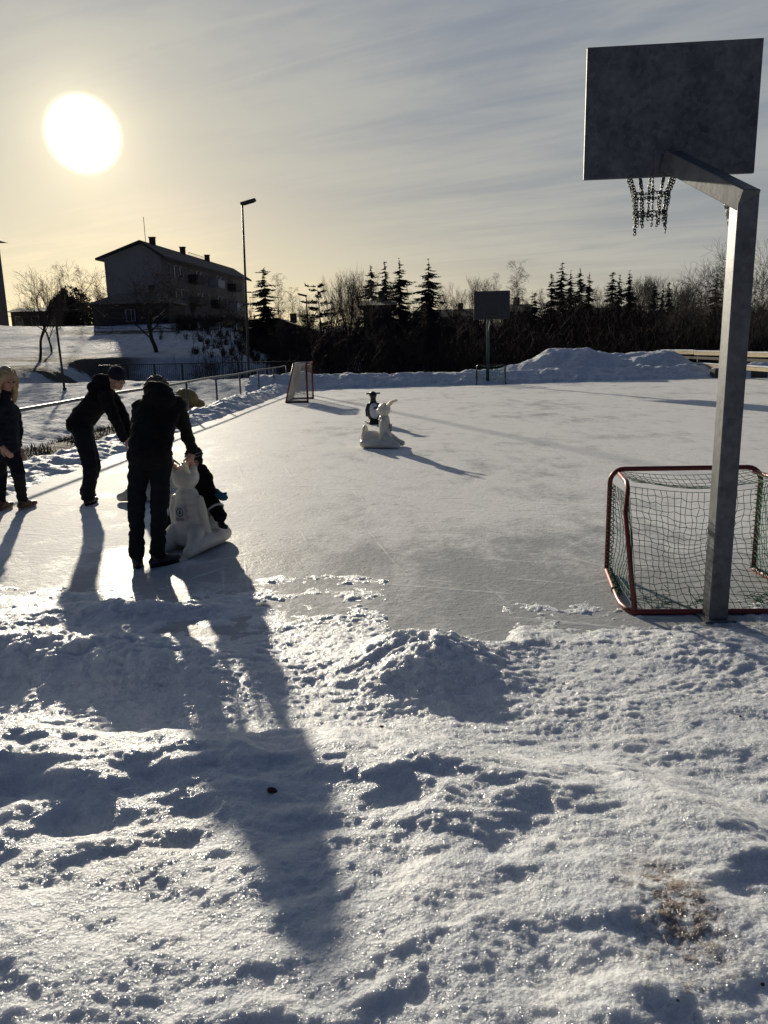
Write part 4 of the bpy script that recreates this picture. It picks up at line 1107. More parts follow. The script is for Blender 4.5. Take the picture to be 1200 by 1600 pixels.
def conifer(seed, h, width, kind='spruce'):
    """trunk segs plus blades of needles: triangles hung along drooping branches"""
    rn = np.random.RandomState(seed); tr = Segs()
    for i in range(8): tr.add(Vector((0, 0, h*i/8-.2)), Vector((0, 0, h*(i+1)/8-.2)), .02*h*(1-i/8.4), .02*h*(1-(i+1)/8.4))
    V = []; 
    def blade(p, q, wd, up):
        d = q-p; s = np.cross(d, up); s = s/(np.linalg.norm(s)+1e-9)*wd
        V.append((p-s*.5, p+s*.5, q))
    Z = np.array([0, 0, 1.])
    n_w = int(14+h*1.6) if kind == 'spruce' else 11
    for w in range(n_w):
        u = (w+rn.rand()*.6)/n_w
        if kind == 'spruce':
            u0 = .10+.90*u; z = u0*h; Lr = width*.5*((1-u0)**.70)*(1.05 if w % 2 else .72)+.05*width*.3; nb = 6 if u0 < .8 else 5; dr = -.28-.25*(1-u0)
        else:
            u0 = .28+.70*u; z = u0*h; Lr = width*.5*(.55+.6*math.sin(math.pi*min(1, u*.8+.22))); nb = 4; dr = .10
        for b in range(nb):
            a = rn.rand()*6.283; L = Lr*rn.uniform(.45, 1.25)
            if rn.rand() < .13: continue
            dirb = np.array([math.cos(a), math.sin(a), 0])
            base = np.array([0, 0, z+rn.uniform(-.045, .045)*h])
            n = 7
            for j in range(n):
                t0 = j/n; t1 = (j+1)/n
                f = lambda t: base+dirb*L*t+Z*(dr*L*(t-.35*t*t)+(.16*L*max(0, t-.6)))
                p, q = f(t0), f(t1)
                if j < 1 and kind == 'pine': continue
                # along the limb
                blade(p, q+(q-p)*.7, L*.16+.05, Z+rn.randn(3)*.3)
                m = 4 if kind == 'spruce' else 5
                for _ in range(m):
                    sd = np.cross(dirb, Z)*rn.uniform(-1, 1)*(1.0) + dirb*rn.uniform(.2, .9) + Z*(rn.uniform(-.75, .02) if kind == 'spruce' else rn.uniform(-.35, .8))
                    ll = L*(.34*(1-t0)+.12)*rn.uniform(.6, 1.2) if kind == 'spruce' else rn.uniform(.25, .6)
                    blade(p+rn.randn(3)*.03, p+sd/np.linalg.norm(sd)*ll, ll*.34+.03, rn.randn(3))
    if kind == 'spruce':
        for _ in range(10): 
            z = h*rn.uniform(.93, 1.0); a = rn.rand()*6.28; p = np.array([0, 0, z]); blade(p, p+np.array([math.cos(a)*.12, math.sin(a)*.12, .12+.1*rn.rand()])*width*.28, .06, rn.randn(3))
        blade(np.array([0, 0, h*.94]), np.array([0, 0, h*1.01]), .10, np.array([0, 1, 0.]))
    V = np.array(V).reshape(-1, 3)
    return tr.arrays(), V
TEMPL = {}
def tree_templ(key):
    if key in TEMPL: return TEMPL[key]
    k, s = key.split('#'); s = int(s)
    if k == 'round': trn, cr = bare_tree(100+s, 8, .12, .50, .42, 4, 0, .34, (2, 3), 1, .70, 0, .008)
    elif k == 'broad': trn, cr = bare_tree(200+s, 9, .17, .60, .34, 5, 0, .16, (2, 3), 1, .80, 0, .009, (0, 1, 1))
    elif k == 'near': trn, cr = bare_tree(300+s, 8, .11, .58, .22, 5, 0, .18, (2, 3), 1, .80, .05, .0065, (0, 1, 1))
    elif k == 'upright': trn, cr = bare_tree(400+s, 8, .08, .36, .2, 4, 0, .45, (2, 3), 3, .76, 0, .0095, (0, 1))
    elif k == 'birch': trn, cr = spire_tree(500+s, 9, .10, 2.1, 40, .16)
    elif k == 'sapling': trn, cr = spire_tree(600+s, 6, .05, 1.0, 18, 0, .3)
    elif k in ('spruce', 'pine'):
        tr_, V = conifer(700+s, 10, {'spruce': 5.6, 'pine': 5.4}[k], k)
        TEMPL[key] = (segs_mesh('trunk', *tr_, n=5), new_mesh_np('crown', V, np.arange(len(V)).reshape(-1, 3)), 10)
        TEMPL[key][0].materials.append(M_BARK); TEMPL[key][1].materials.append(M_NEEDLE if k == 'spruce' else M_NEEDLEP)
        return TEMPL[key]
    h = max(trn[1][:, 2].max(), cr[1][:, 2].max())
    TEMPL[key] = (segs_mesh('trunk', *trn, n=5), segs_mesh('crown', *cr, n=3), h)
    TEMPL[key][0].materials.append(M_BARK); TEMPL[key][1].materials.append(M_BIRCH if k == 'birch' else M_TWIG)
    return TEMPL[key]
NAMES = {'round': 'bare_tree', 'broad': 'bare_tree', 'near': 'bare_tree', 'upright': 'bare_tree', 'birch': 'birch_tree', 'sapling': 'sapling', 'spruce': 'spruce_tree', 'pine': 'pine_tree'}
rt = random.Random(12)
def tree(key, px, py_top, Y, label, width=1.0, group=None):
    tm, cm, h0 = tree_templ(key); p = atY(px, py_top, Y); z0 = Tz(p.x, Y)
    k = (p.z-z0)/h0
    t = empty(NAMES[key.split('#')[0]], (p.x, Y, z0-.05), rt.uniform(0, 6.28), label, NAMES[key.split('#')[0]].replace('_', ' '), group)
    t.rotation_euler.x = rt.gauss(0, .018); t.rotation_euler.y = rt.gauss(0, .018)
    for nm, me in (('trunk', tm), ('crown', cm)):
        if key[:6] == 'spruce': ws = width*1.4 if width > .8 else width*1.75
        else: ws = width
        o = link(nm, me, None, t); o.scale = (k*ws, k*ws, k) if nm == 'crown' else (k*width, k*width, k)
    return t
# left slope
G1 = 'bare trees on the left slope'
tree('round#1', 43, 398, 52, 'round crowned bare tree on the slope right of the left edge block', 1.0, G1)
tree('round#2', 66, 418, 57, 'smaller bare tree on the slope just right of the round crowned one', .9, G1)
tree('birch#1', 90, 412, 88, 'drooping birch behind the dark evergreen clump, left one of two', .9)
tree('birch#2', 122, 411, 92, 'drooping birch behind the dark evergreen clump, right one of two', .8)
tree('round#3', 150, 432, 98, 'bare tree filling the gap left of the apartment block gable', .8)
tree('broad#1', 232, 396, 56, 'big broad bare tree standing before the apartment block gable', 1.35, G1)
for px, py, lab in ((299, 488, 'first'), (313, 470, 'second'), (327, 480, 'third'), (340, 462, 'fourth'), (357, 470, 'fifth'), (371, 455, 'sixth')):
    tree('sapling#%d' % (1+px % 3), px, py, 50+(px % 5), lab+' thin sapling from the left below the apartment block facade', 1.0, 'saplings below the apartment block')
# evergreen clump
c = P2(104, 450, 104); z0 = Tz(c.x, 104)
b = MB(); hh = c.z-z0
o = empty('evergreen_bush', (c.x, 104, z0), 0, 'wide dark evergreen clump beside the low shed on the hill', 'evergreen bush')
rn = np.random.RandomState(4); V = []
for k in range(9000):
    a = rn.rand()*6.283; u = rn.rand()**.5; th = rn.rand(); rad = 3.7*math.sqrt(max(0, 1-th**2.4))*(.75+.3*math.sin(a*3+1)*.5+.15*rn.rand())
    p = np.array([math.cos(a)*rad*u**.35, math.sin(a)*rad*u**.35, th*hh*(.80+.14*math.sin(a*3+.7)+.10*math.sin(a*7))])
    q = p+rn.randn(3)*.16+np.array([0, 0, .12]); s = rn.randn(3)*.09; V += [p-s, p+s, q]
V = np.array(V); me = new_mesh_np('foliage', V, np.arange(len(V)).reshape(-1, 3)); link('foliage', me, M_NEEDLEP, o)
mb = MB(); mb.tube([(0, 0, -.2), (0, 0, hh*.6)], [.2, .06], 6); mb.build('trunk', M_BARK, o)
# centre left
tree('spruce#1', 413, 419, 66, 'dense dark spruce at the right end of the apartment block', 1.15)
tree('birch#3', 431, 424, 72, 'thin birch just right of the dense spruce by the block', .6)
tree('birch#1', 455, 446, 76, 'low thin birch between the dense spruce and the pine', .8)
tree('pine#1', 501, 443, 62, 'ragged pine standing alone in a gap of the treeline', 1.0)
for px, py, lab in ((525, 425, 'leftmost'), (541, 414, 'second'), (553, 408, 'third'), (566, 412, 'rightmost')):
    tree('upright#%d' % (1+px % 3), px, py, 58+(px % 4), lab+' of four upright bare trees between the pine and spruces', .62, 'upright bare trees beside the pine')
tree('spruce#2', 581, 415, 72, 'leftmost spruce of the three left of centre', .75, 'three spruces left of centre')
tree('spruce#3', 603, 409, 74, 'narrow middle spruce of the three left of centre', .62, 'three spruces left of centre')
tree('spruce#4', 623, 406, 70, 'rightmost and widest spruce of the three left of centre', .95, 'three spruces left of centre')
tree('birch#2', 640, 446, 74, 'thin bare birch between the three spruces and lone spruce', .6)
tree('spruce#5', 668, 407, 76, 'lone pointed spruce left of the distant backboard', .95)
tree('round#1', 702, 445, 86, 'low round bare tree between the lone spruce and backboard', 1.0)
tree('upright#1', 729, 428, 80, 'tall bare tree left of the distant backboard, left one of two', .8)
tree('upright#2', 749, 426, 84, 'tall bare tree directly behind the left edge of the distant backboard', .8)
tree('birch#3', 775, 424, 88, 'slender birch rising just above the distant backboard', .5)
tree('birch#1', 809, 404, 64, 'tall feathery birch right of the distant backboard', .85)
tree('round#2', 795, 452, 78, 'small bare tree immediately right of the distant backboard', .8)
tree('spruce#1', 836, 456, 62, 'small pointed spruce left of the right spruce row', .95)
tree('birch#2', 848, 446, 84, 'bare birch squeezed beside the small pointed spruce', .7)
GR = 'spruces in the right row'
for i, (px, py, w, lab) in enumerate(((862, 427, .62, 'first and leftmost'), (876, 411, .7, 'second and tallest'), (893, 424, .62, 'third'), (906, 419, .62, 'fourth'), (922, 427, .85, 'fifth and wide'), (957, 424, .75, 'sixth'), (969, 429, .6, 'seventh'), (984, 424, .75, 'eighth'), (1023, 440, .6, 'ninth'), (1036, 444, .5, 'tenth'), (1049, 440, .62, 'eleventh and last'))):
    tree('spruce#%d' % (1+(i*2) % 5), px, py, 82+(i*5) % 9, lab+' spruce from the left in the row right of the distant backboard', w, GR)
for px, py, Y in ((938, 438, 96), (1003, 426, 98), (1018, 424, 99), (1035, 427, 97), (1056, 430, 96), (1075, 440, 90)):
    tree('upright#%d' % (1+px % 3), px, py, Y, 'bare tree filling a gap behind the right spruce row, '+{938: 'between fifth and sixth spruce', 1003: 'first right of the eighth spruce', 1018: 'second right of the eighth spruce', 1035: 'behind the tenth spruce', 1056: 'just right of the last spruce', 1075: 'rightmost and lowest'}[px], 1.0, 'bare trees behind the right spruce row')
tree('near#1', 1131, 352, 42, 'tall spreading bare tree left of and behind the big steel pole', .8, 'near bare trees at right')
tree('near#2', 1188, 345, 43, 'tall spreading bare tree at the right edge behind the plank fence', .8, 'near bare trees at right')
tree('near#3', 1090, 440, 45, 'low leaning bare tree behind the left end of the plank fence', .9, 'near bare trees at right')
tree('spruce#3', 1118, 428, 62, 'spruce partly hidden behind the top of the big steel pole', .9)
tree('spruce#4', 1215, 455, 60, 'dark spruce at the right edge behind the bare tree', 1.1)

# ------------------------------------------------------------------ thicket: one brown mass of stems
def shrub(seed, h, n):
    rn = random.Random(seed); s = Segs()
    for k in range(n):
        p = Vector((rn.gauss(0, .28), rn.gauss(0, .28), -.1)); d = Vector((rn.gauss(0, .32), rn.gauss(0, .32), 1)).normalized(); L = h*rn.uniform(.5, 1.0); r = rn.uniform(.010, .019)
        for j in range(4):
            d = (d+Vector((rn.gauss(0, .16), rn.gauss(0, .16), rn.gauss(0, .1)))).normalized(); q = p+d*L/4
            s.add(p, q, r*(1-.18*j), r*(1-.18*(j+1)))
            if j:
                for _ in range(2):
                    d2 = (d+Vector((rn.gauss(0, .55), rn.gauss(0, .55), rn.gauss(0, .3)))).normalized(); q2 = q+d2*L*rn.uniform(.12, .3); s.add(q, q2, .009, .007)
            p = q
    return s.arrays()
SH = [shrub(900+i, 1.0, 20) for i in range(6)]
rn = np.random.RandomState(21)
def thicket(name, spots, label):
    A = []; B = []; ra = []; rb = []
    for (x, y, z, h, w) in spots:
        a, b_, r1, r2 = SH[rn.randint(6)]; th = rn.rand()*6.283; c, s = math.cos(th), math.sin(th)
        M = np.array([[c*w, -s*w, 0], [s*w, c*w, 0], [0, 0, h]]).T
        A.append(a@M+[x, y, z]); B.append(b_@M+[x, y, z]); ra.append(r1); rb.append(r2)
    me = segs_mesh(name, np.concatenate(A), np.concatenate(B), np.concatenate(ra), np.concatenate(rb), 3)
    o = link(name, me, M_SCRUB); o['kind'] = 'stuff'; return o
sp = []
def add_spots(n, px0, px1, Y0, Y1, topf, lo=.7, hi=1.1, wmul=1.0):
    for _ in range(n):
        px = rn.uniform(px0, px1); Y = rn.uniform(Y0, Y1); p = atY(px, topf(px), Y); z0 = Tz(p.x, Y)
        h = max(.5, (p.z-z0)*rn.uniform(lo, hi)); sp.append((p.x, Y, z0, h, h*.55*wmul))
top_c = lambda px: np.interp(px, [400, 440, 500, 560, 640, 700, 760, 830, 900, 980, 1060, 1120, 1260], [500, 502, 496, 488, 498, 494, 484, 476, 464, 462, 458, 464, 460])
add_spots(150, 440, 760, 44, 54, lambda p: top_c(p)+22, .5, 1.05)
add_spots(260, 430, 830, 54, 70, top_c, .75, 1.08)
add_spots(250, 700, 1240, 42, 56, lambda p: top_c(p)+16, .6, 1.05)
add_spots(260, 800, 1240, 56, 74, top_c, .8, 1.05)
add_spots(130, 270, 400, 70, 84, lambda p: 489, .35, 1.1)
add_spots(70, 300, 450, 50, 62, lambda p: 545, .3, 1.1)
add_spots(60, 380, 470, 62, 74, lambda p: 512, .6, 1.1)
add_spots(50, 230, 390, 62, 85, lambda p: 505, .3, .9)
thicket('thicket', sp, '')
sp = []
# bare poles standing in the thicket
for k, px in enumerate((486, 512, 533, 556, 571, 588, 599, 612, 633, 648, 659, 690, 712, 738, 786, 818)):
    tree('sapling#%d' % (1+k % 3), px, 478+((k*37) % 34), 45+((k*13) % 8), '%s thin bare sapling from the left standing in the brown thicket' % ('first second third fourth fifth sixth seventh eighth ninth tenth eleventh twelfth thirteenth fourteenth fifteenth sixteenth'.split()[k]), .9, 'saplings standing in the thicket')
# more bare trees filling the line between the conifers
GX = 'bare trees closing the line beyond the thicket'
for k, (key, px, py, Y, w, lab) in enumerate((
    ('upright#1', 470, 455, 70, .7, 'bare bushy tree between the second lamp and the thicket house'), ('upright#3', 520, 447, 66, .7, 'low bushy bare tree just right of the pine'),
    ('broad#1', 592, 447, 64, .8, 'broad bare crown behind the dark flat topped building'), ('upright#2', 612, 430, 80, .7, 'upright bare tree behind the three left spruces'),
    ('birch#3', 686, 442, 84, .7, 'thin birch just right of the lone spruce'), ('broad#1', 718, 452, 88, .8, 'broad bare crown above the long pale house'),
    ('upright#3', 770, 446, 82, .7, 'bushy bare tree behind the right edge of the distant backboard'), ('upright#1', 825, 450, 76, .7, 'bushy bare tree left of the small pointed spruce'),
    ('upright#2', 880, 445, 94, .9, 'bare tree between the first spruces of the right row'), ('broad#1', 915, 446, 96, .9, 'broad bare crown behind the middle of the right spruce row'),
    ('upright#3', 995, 432, 92, .9, 'bare tree just right of the eighth spruce of the row'), ('broad#1', 1065, 440, 70, .9, 'broad bare crown right of the last spruce of the row'),
    ('near#1', 1085, 405, 52, .9, 'bare tree with arching branches left of the big steel pole'), ('near#2', 1160, 372, 46, .9, 'bare tree hidden partly by the big steel pole'),
    ('near#3', 1212, 362, 44, .9, 'bare tree whose branches enter at the right edge'), ('upright#1', 345, 462, 84, .7, 'bushy bare tree before the middle of the apartment block'),
    ('upright#2', 300, 462, 80, .7, 'bushy bare tree before the near corner of the apartment block'), ('upright#3', 385, 452, 78, .7, 'bushy bare tree at the far corner of the apartment block'))):
    tree(key, px, py, Y, lab, w, GX)

# dry grass and litter on the ground just behind the rail
V = []; rg = np.random.RandomState(33)
for k in range(5200):
    y_ = rg.uniform(8.5, 22); x_ = xleft(y_)-0.75+rg.randn()*.36
    if perlin(np.array([x_*1.1]), np.array([y_*.8]))[0] < -0.12: continue
    z_ = Tz(x_, y_)-.01; a = rg.rand()*6.283; h_ = rg.uniform(.04, .15); w_ = rg.uniform(.006, .014); l_ = rg.uniform(.05, .2)
    d_ = np.array([math.cos(a), math.sin(a), 0]); s_ = np.array([-math.sin(a), math.cos(a), 0])*w_; p_ = np.array([x_, y_, z_])
    V += [p_-s_, p_+s_, p_+d_*l_+np.array([0, 0, h_])]
V = np.array(V); o = link('dry_grass', new_mesh_np('dry_grass', V, np.arange(len(V)).reshape(-1, 3)), simple('dry_grass', (.075, .055, .028), .9, 0, .5, 3)); o['kind'] = 'stuff'
GY = 'thin upright trees rising out of the thicket'
ORD = 'first second third fourth fifth sixth seventh eighth ninth tenth eleventh twelfth thirteenth fourteenth'.split()
for k, (px, py) in enumerate(((437, 468), (479, 472), (536, 440), (648, 462), (662, 470), (690, 462), (722, 466), (758, 462), (802, 440), (860, 452), (898, 450), (945, 448), (1012, 446), (1078, 428))):
    tree(('upright#%d' % (1+k % 3)) if k % 2 else ('birch#%d' % (1+k % 3)), px, py, 56+(k*7) % 13, ORD[k]+' from the left of the thin bare trees rising out of the dark thicket', .8, GY)
# ------------------------------------------------------------------ people
def frame(fwd, up):
    f = Vector(fwd).normalized(); u = Vector(up); u = (u-f*u.dot(f)).normalized(); l = u.cross(f)
    return Matrix((f, l, u)).transposed()      # columns: forward, left, up
def add_head(b, c, F, s=1.0):
    q = lambda f, l, u: c+F @ Vector((f*s, l*s, u*s))
    b.ell(q(-.012, 0, .022), (.098*s, .078*s, .098*s), F, 18, 12)
    b.ell(q(.025, 0, -.045), (.068*s, .058*s, .075*s), F)
    b.ell(q(.062, 0, -.088), (.026*s, .028*s, .022*s), F)               # chin
    b.cone(q(.086, 0, .012), q(.106, 0, -.028), .009*s, .014*s)          # nose
    b.ell(q(.078, 0, .030), (.018*s, .050*s, .012*s), F)                 # brow
    b.ell(q(.086, 0, -.058), (.010*s, .024*s, .009*s), F)                # lips
    for e in (-1, 1):
        b.ell(q(-.005, e*.080, -.005), (.020*s, .009*s, .032*s), F)     # ears
        b.ell(q(.060, e*.044, -.022), (.026*s, .022*s, .022*s), F)      # cheeks
def add_face_parts(parent, c, F, s=1.0):
    q = lambda f, l, u: c+F @ Vector((f*s, l*s, u*s))
    for e in (-1, 1):
        m = MB(); m.ell(q(.083, e*.031, .008), (.007*s, .013*s, .008*s), F); m.build('eye', M_EYE, parent, True)
    m = MB(); m.ell(q(.0945, 0, -.0585), (.004*s, .022*s, .006*s), F); m.build('mouth', M_LIP, parent, True)
def add_hand(b, w, d, n, side, s=1.0, curl=.5):
    """w wrist, d finger direction, n direction the palm faces; five separate fingers curling towards n"""
    d = Vector(d).normalized(); n = Vector(n); n = (n-d*n.dot(d)).normalized(); a = d.cross(n)*side     # a: thumb side
    b.cone(w-d*.03*s, w+d*.02*s, .027*s, .028*s)
    for k in (-.024, -.008, .008, .024): b.cone(w+d*.015*s+a*k*.8*s, w+d*.085*s+a*k*s, .015*s, .0125*s)
    for k, L in ((.030, .072), (.010, .082), (-.010, .076), (-.029, .058)):
        p = w+d*.088*s+a*k*s; dd = d; 
        for j, (f, r) in enumerate(((.46, .0095), (.30, .0088), (.24, .0080))):
            ang_ = curl*(.55+.45*j); dd = (d*math.cos(ang_*(j+1)*.8)+n*math.sin(ang_*(j+1)*.8)+a*k*1.2).normalized()
            q = p+dd*L*f*s; b.cone(p, q, r*s, r*s*.93, 8); p = q
    p = w+d*.025*s+a*.030*s
    for f, r, t_ in ((.038, .0125, .75), (.030, .0105, .45), (.024, .0095, .25)):
        dd = (d*(1-t_*.6)+a*t_+n*.35*curl*2).normalized(); q = p+dd*f*s; b.cone(p, q, r*s, r*s*.92, 8); p = q
def torso(b, P, C, lat, w0, w1, d0, d1, n=9, hem=.0):
    """stack of flattened discs from pelvis P to neck base C"""
    ax = (C-P).normalized(); lat = (lat-ax*lat.dot(ax)).normalized(); fr = ax.cross(lat)
    M = Matrix((fr, lat, ax)).transposed(); L = (C-P).length
    for i in range(n):
        u = i/(n-1); k = 1-max(0, u-.80)*1.6
        w = lerp(w0, w1, u)*k; d = lerp(d0, d1, u)*k
        b.ell(P+ax*(L*u*(1+hem)-hem*L), (d, w, .105 if L > .4 else .08), M, 18, 9)
def shoe(parent, ank, toe, s=1.0, matl=None, tall=.0, sole=None, name='shoe'):
    d = Vector((toe.x-ank.x, toe.y-ank.y, 0)).normalized(); a = Vector((-d.y, d.x, 0)); g0 = Vector((ank.x, ank.y, 0)); F = Matrix((d, a, Vector((0, 0, 1)))).transposed()
    b = MB(); q = lambda f, z: g0+d*f*s+Vector((0, 0, z*s))
    b.ell(q(-.035, .045), (.055*s, .042*s, .040*s), F); b.ell(q(.05, .045), (.09*s, .044*s, .042*s), F); b.ell(q(.135, .038), (.075*s, .047*s, .032*s), F)
    b.cone(q(-.01, .06), q(-.015, .10+tall), .047*s, .048*s); b.cone(q(.01, .085), q(.09, .055), .04*s, .03*s)
    o = fused(name, b, matl, parent, .008, 3)
    b = MB(); out = []
    for i in range(20):
        t_ = 2*math.pi*i/20; out.append((.052+.135*math.cos(t_), (.043+.008*math.cos(t_))*math.sin(t_)))
    b.prism([(x*s, y*s) for x, y in out], .002, .022*s, F); 
    b.V = [tuple(Vector(v)+g0) for v in b.V]
    b.build('sole', sole or M_BLACK, o)
    return o

W = atY
def figure(label, J, o):
    """J joints in world space, o options"""
    s = o.get('s', 1.0); base = Vector((J['ankle'][0].x*.5+J['ankle'][1].x*.5, J['ankle'][0].y*.5+J['ankle'][1].y*.5, 0))
    t = empty('person', base, 0, label, 'person')
    I = {}
    for k, v in J.items():
        I[k] = [p-base for p in v] if isinstance(v, list) else v-base
    J = I
    P, C, Hc = J['pelvis'], J['chest'], J['head']; F = frame(o['face'], o.get('face_up', (0, 0, 1)))
    lat = (J['shoulder'][0]-J['shoulder'][1])
    # one continuous body under the clothes
    b = MB(); add_head(b, Hc, F, s*o.get('hs', 1.0))
    b.cone(C, Hc+F @ Vector((-.02, 0, -.05))*s, .055*s, .052*s)
    torso(b, P, C, lat, .13*s, .13*s, .08*s, .08*s)
    for i, sd in ((0, 1), (1, -1)):
        b.cone(C, J['shoulder'][i], .05*s, .048*s)
        b.chain([J['shoulder'][i], J['elbow'][i], J['wrist'][i]], [.046*s, .038*s, .029*s])
        b.chain([J['hip'][i], J['knee'][i], J['ankle'][i]], [.075*s, .052*s, .038*s]); b.cone(P, J['hip'][i], .09*s, .075*s)
        if not o.get('mittens'):
            hd, hn = o['hand'][i]; add_hand(b, J['wrist'][i]+Vector(hd).normalized()*.03*s, hd, hn, o.get('thumb', (1, -1))[i], s, o.get('curl', .5))
    body = fused('body', b, M_SKIN, t, .0068*max(s, .8), 2, .5)
    add_face_parts(t, Hc, F, s*o.get('hs', 1.0))
    # jacket
    b = MB(); w0, w1, d0, d1 = o.get('tor', (.19, .19, .13, .12))
    torso(b, P, C, lat, w0, w1, d0, d1, 10, o.get('hem', .12))
    for i in (0, 1):
        b.cone(C.lerp(P, .10), J['shoulder'][i], .085*s, .078*s)
        b.chain([J['shoulder'][i], J['shoulder'][i].lerp(J['elbow'][i], .5), J['elbow'][i], J['elbow'][i].lerp(J['wrist'][i], .6), J['wrist'][i]], [x*s*o.get('arm', 1) for x in (.078, .070, .062, .056, .050)])
    for c, r in o.get('hood', []): b.ell(c-base, r, frame(o['face'], (0, 0, 1)))
    b.cone(C, C.lerp(Hc, .42), .075*s, .068*s)
    fused('jacket', b, o.get('jm', M_BLACK), t, .011*max(s, .75), 4, .7, .015, 9, len(label))
    # trousers
    b = MB(); hl = (J['hip'][0]-J['hip'][1]).normalized(); tr = o.get('leg', (.092, .076, .066, .064))
    b.ell(P.lerp((J['hip'][0]+J['hip'][1])/2, .7), (.13*s, .13*s, .13*s)); 
    for i in (0, 1):
        b.cone(P, J['hip'][i], .11*s, tr[0]*s)
        hp, kn, an = J['hip'][i], J['knee'][i], J['ankle'][i]
        b.chain([hp, hp.lerp(kn, .5), kn, kn.lerp(an, .45), an+Vector((0, 0, .02))], [tr[0]*s, (tr[0]*.55+tr[1]*.45)*s, tr[1]*s, tr[2]*s, tr[3]*s])
    fused('trousers', b, o.get('tm', M_JEANS), t, .011*max(s, .75), 4, .7, .013, 11, len(label)+3)
    for i in (0, 1): shoe(t, J['ankle'][i], J['toe'][i], s*o.get('ss', 1.0), o.get('sm', M_SHOE), o.get('boot', 0.0), o.get('sole'), o.get('shoe_name', 'shoe'))
    return t, base, F
def gz(v, z): return Vector((v.x, v.y, z))

# man with his back to us, bowed over the aid in front of him
Y = 6.0
J = dict(ankle=[at(214, 869, .09), at(247, 868, .09)], knee=[W(213, 790, 6.06), W(249, 790, 6.04)], hip=[W(218, 716, 6.04), W(252, 714, 6.04)],
         pelvis=W(234, 700, 6.04), chest=W(250, 622, 6.32), head=W(246, 616, 6.50), shoulder=[W(221, 637, 6.26), W(277, 633, 6.28)],
         elbow=[W(214, 672, 6.42), W(288, 668, 6.42)], wrist=[W(262, 708, 6.58), W(301, 703, 6.60)],
         toe=[at(216, 852, 0), at(283, 876, 0)])
for i in (0, 1): J['ankle'][i].z = .09
hood = [(W(247, 613, 6.24), (.10, .13, .08)), (W(248, 624, 6.18), (.085, .14, .08))]
t, b0_, F = figure('man seen from behind in a black hooded jacket and slim black trousers pushing the aid with a child', J,
       dict(face=(.12, .50, -.86), face_up=(.0, .86, .5), hand=[((.25, .25, -1), (.7, .5, .2)), ((-.25, .1, -1), (-1, .35, 0))], thumb=(1, -1), tor=(.172, .182, .125, .12), hem=.16, hood=hood, arm=.92, leg=(.088, .071, .062, .066), curl=.55))
b = MB(); hc = J['head']-b0_; q = lambda f, l, u: hc+F @ Vector((f, l, u))
b.ell(q(-.03, 0, .04), (.112, .098, .108), F, 18, 12); b.ell(q(-.07, 0, -.02), (.075, .09, .08), F)
fused('hair', b, M_HAIRB, t, .008, 1, 1, .016, 55)
t['label'] = 'man seen from behind in black jacket and trousers, pushing the aid with the child'

# man in a beanie bending forwards, seen from the side
J = dict(ankle=[at(136, 771, .09), at(138, 777, .09)], knee=[W(147, 728, 8.98), W(141, 729, 8.76)], hip=[W(129, 672, 8.98), W(128, 674, 8.78)],
         pelvis=W(126, 660, 8.9), chest=W(164, 611, 8.86), head=W(183, 592, 8.78), shoulder=[W(172, 616, 9.04), W(166, 621, 8.68)],
         elbow=[W(194, 650, 8.98), W(180, 656, 8.58)], wrist=[W(203, 682, 8.80), W(193, 684, 8.62)], toe=[at(162, 771, 0), at(164, 778, 0)])
for i in (0, 1): J['ankle'][i].z = .09
hood = [(W(160, 599, 8.86), (.11, .12, .11)), (W(153, 606, 8.86), (.10, .13, .09))]
t, b0_, F = figure('man in a dark beanie bending forwards to a mostly hidden white aid at left', J,
       dict(face=(.72, -.62, -.30), hand=[((.5, -.1, -.85), (.2, .3, -.4)), ((.75, .1, -.6), (.1, .4, -.6))], tor=(.185, .185, .150, .135), hem=.10, hood=hood, jm=M_BLACK, leg=(.110, .082, .074, .085), curl=.5))
b = MB(); hc = J['head']-b0_; q = lambda f, l, u: hc+F @ Vector((f, l, u))
b.ell(q(-.012, 0, .055), (.108, .092, .090), F, 18, 12); b.ell(q(-.005, 0, .03), (.112, .096, .035), F, 18, 9)
fused('beanie', b, M_NAVY, t, .008, 2, 1, .003, 40)

# woman at the left edge, walking to the right
J = dict(ankle=[at(36, 783, .09), at(2, 785, .09)], knee=[W(28, 737, 8.40), W(0, 737, 8.55)], hip=[W(12, 694, 8.42), W(-4, 694, 8.30)],
         pelvis=W(3, 686, 8.38), chest=W(6, 632, 8.38), head=W(10, 593, 8.36), shoulder=[W(20, 640, 8.54), W(-10, 640, 8.20)],
         elbow=[W(28, 668, 8.62), W(-14, 675, 8.12)], wrist=[W(26, 696, 8.50), W(-1, 694, 8.04)], toe=[at(62, 788, 0), at(26, 789, 0)])
for i in (0, 1): J['ankle'][i].z = .09
t, b0_, F = figure('woman with long blond hair in a navy coat and brown boots at the left edge', J,
       dict(face=(.80, -.48, -.46), hand=[((.4, -.2, -.9), (-.3, .5, 0)), ((.6, 0, -.8), (.3, .8, 0))], tor=(.215, .175, .185, .125), hem=.24, jm=M_NAVY, sm=M_BOOT, boot=.10, sole=M_SOLE, shoe_name='boot', s=.97, leg=(.105, .075, .066, .055), ss=1.05, curl=.35))
b = MB(); hc = J['head']-b0_; q = lambda f, l, u: hc+F @ Vector((f, l, u))
b.ell(q(-.028, 0, .035), (.105, .092, .095), F, 18, 12); b.ell(q(-.07, 0, -.05), (.06, .085, .11), F)
for sd in (-1, 1):
    b.chain([q(.02, sd*.085, .03), q(.022, sd*.098, -.06), q(.03, sd*.105, -.15), q(.05, sd*.10, -.25)], [.028, .034, .034, .018])
    b.chain([q(-.03, sd*.09, .0), q(-.03, sd*.105, -.10), q(.0, sd*.11, -.21)], [.035, .04, .024])
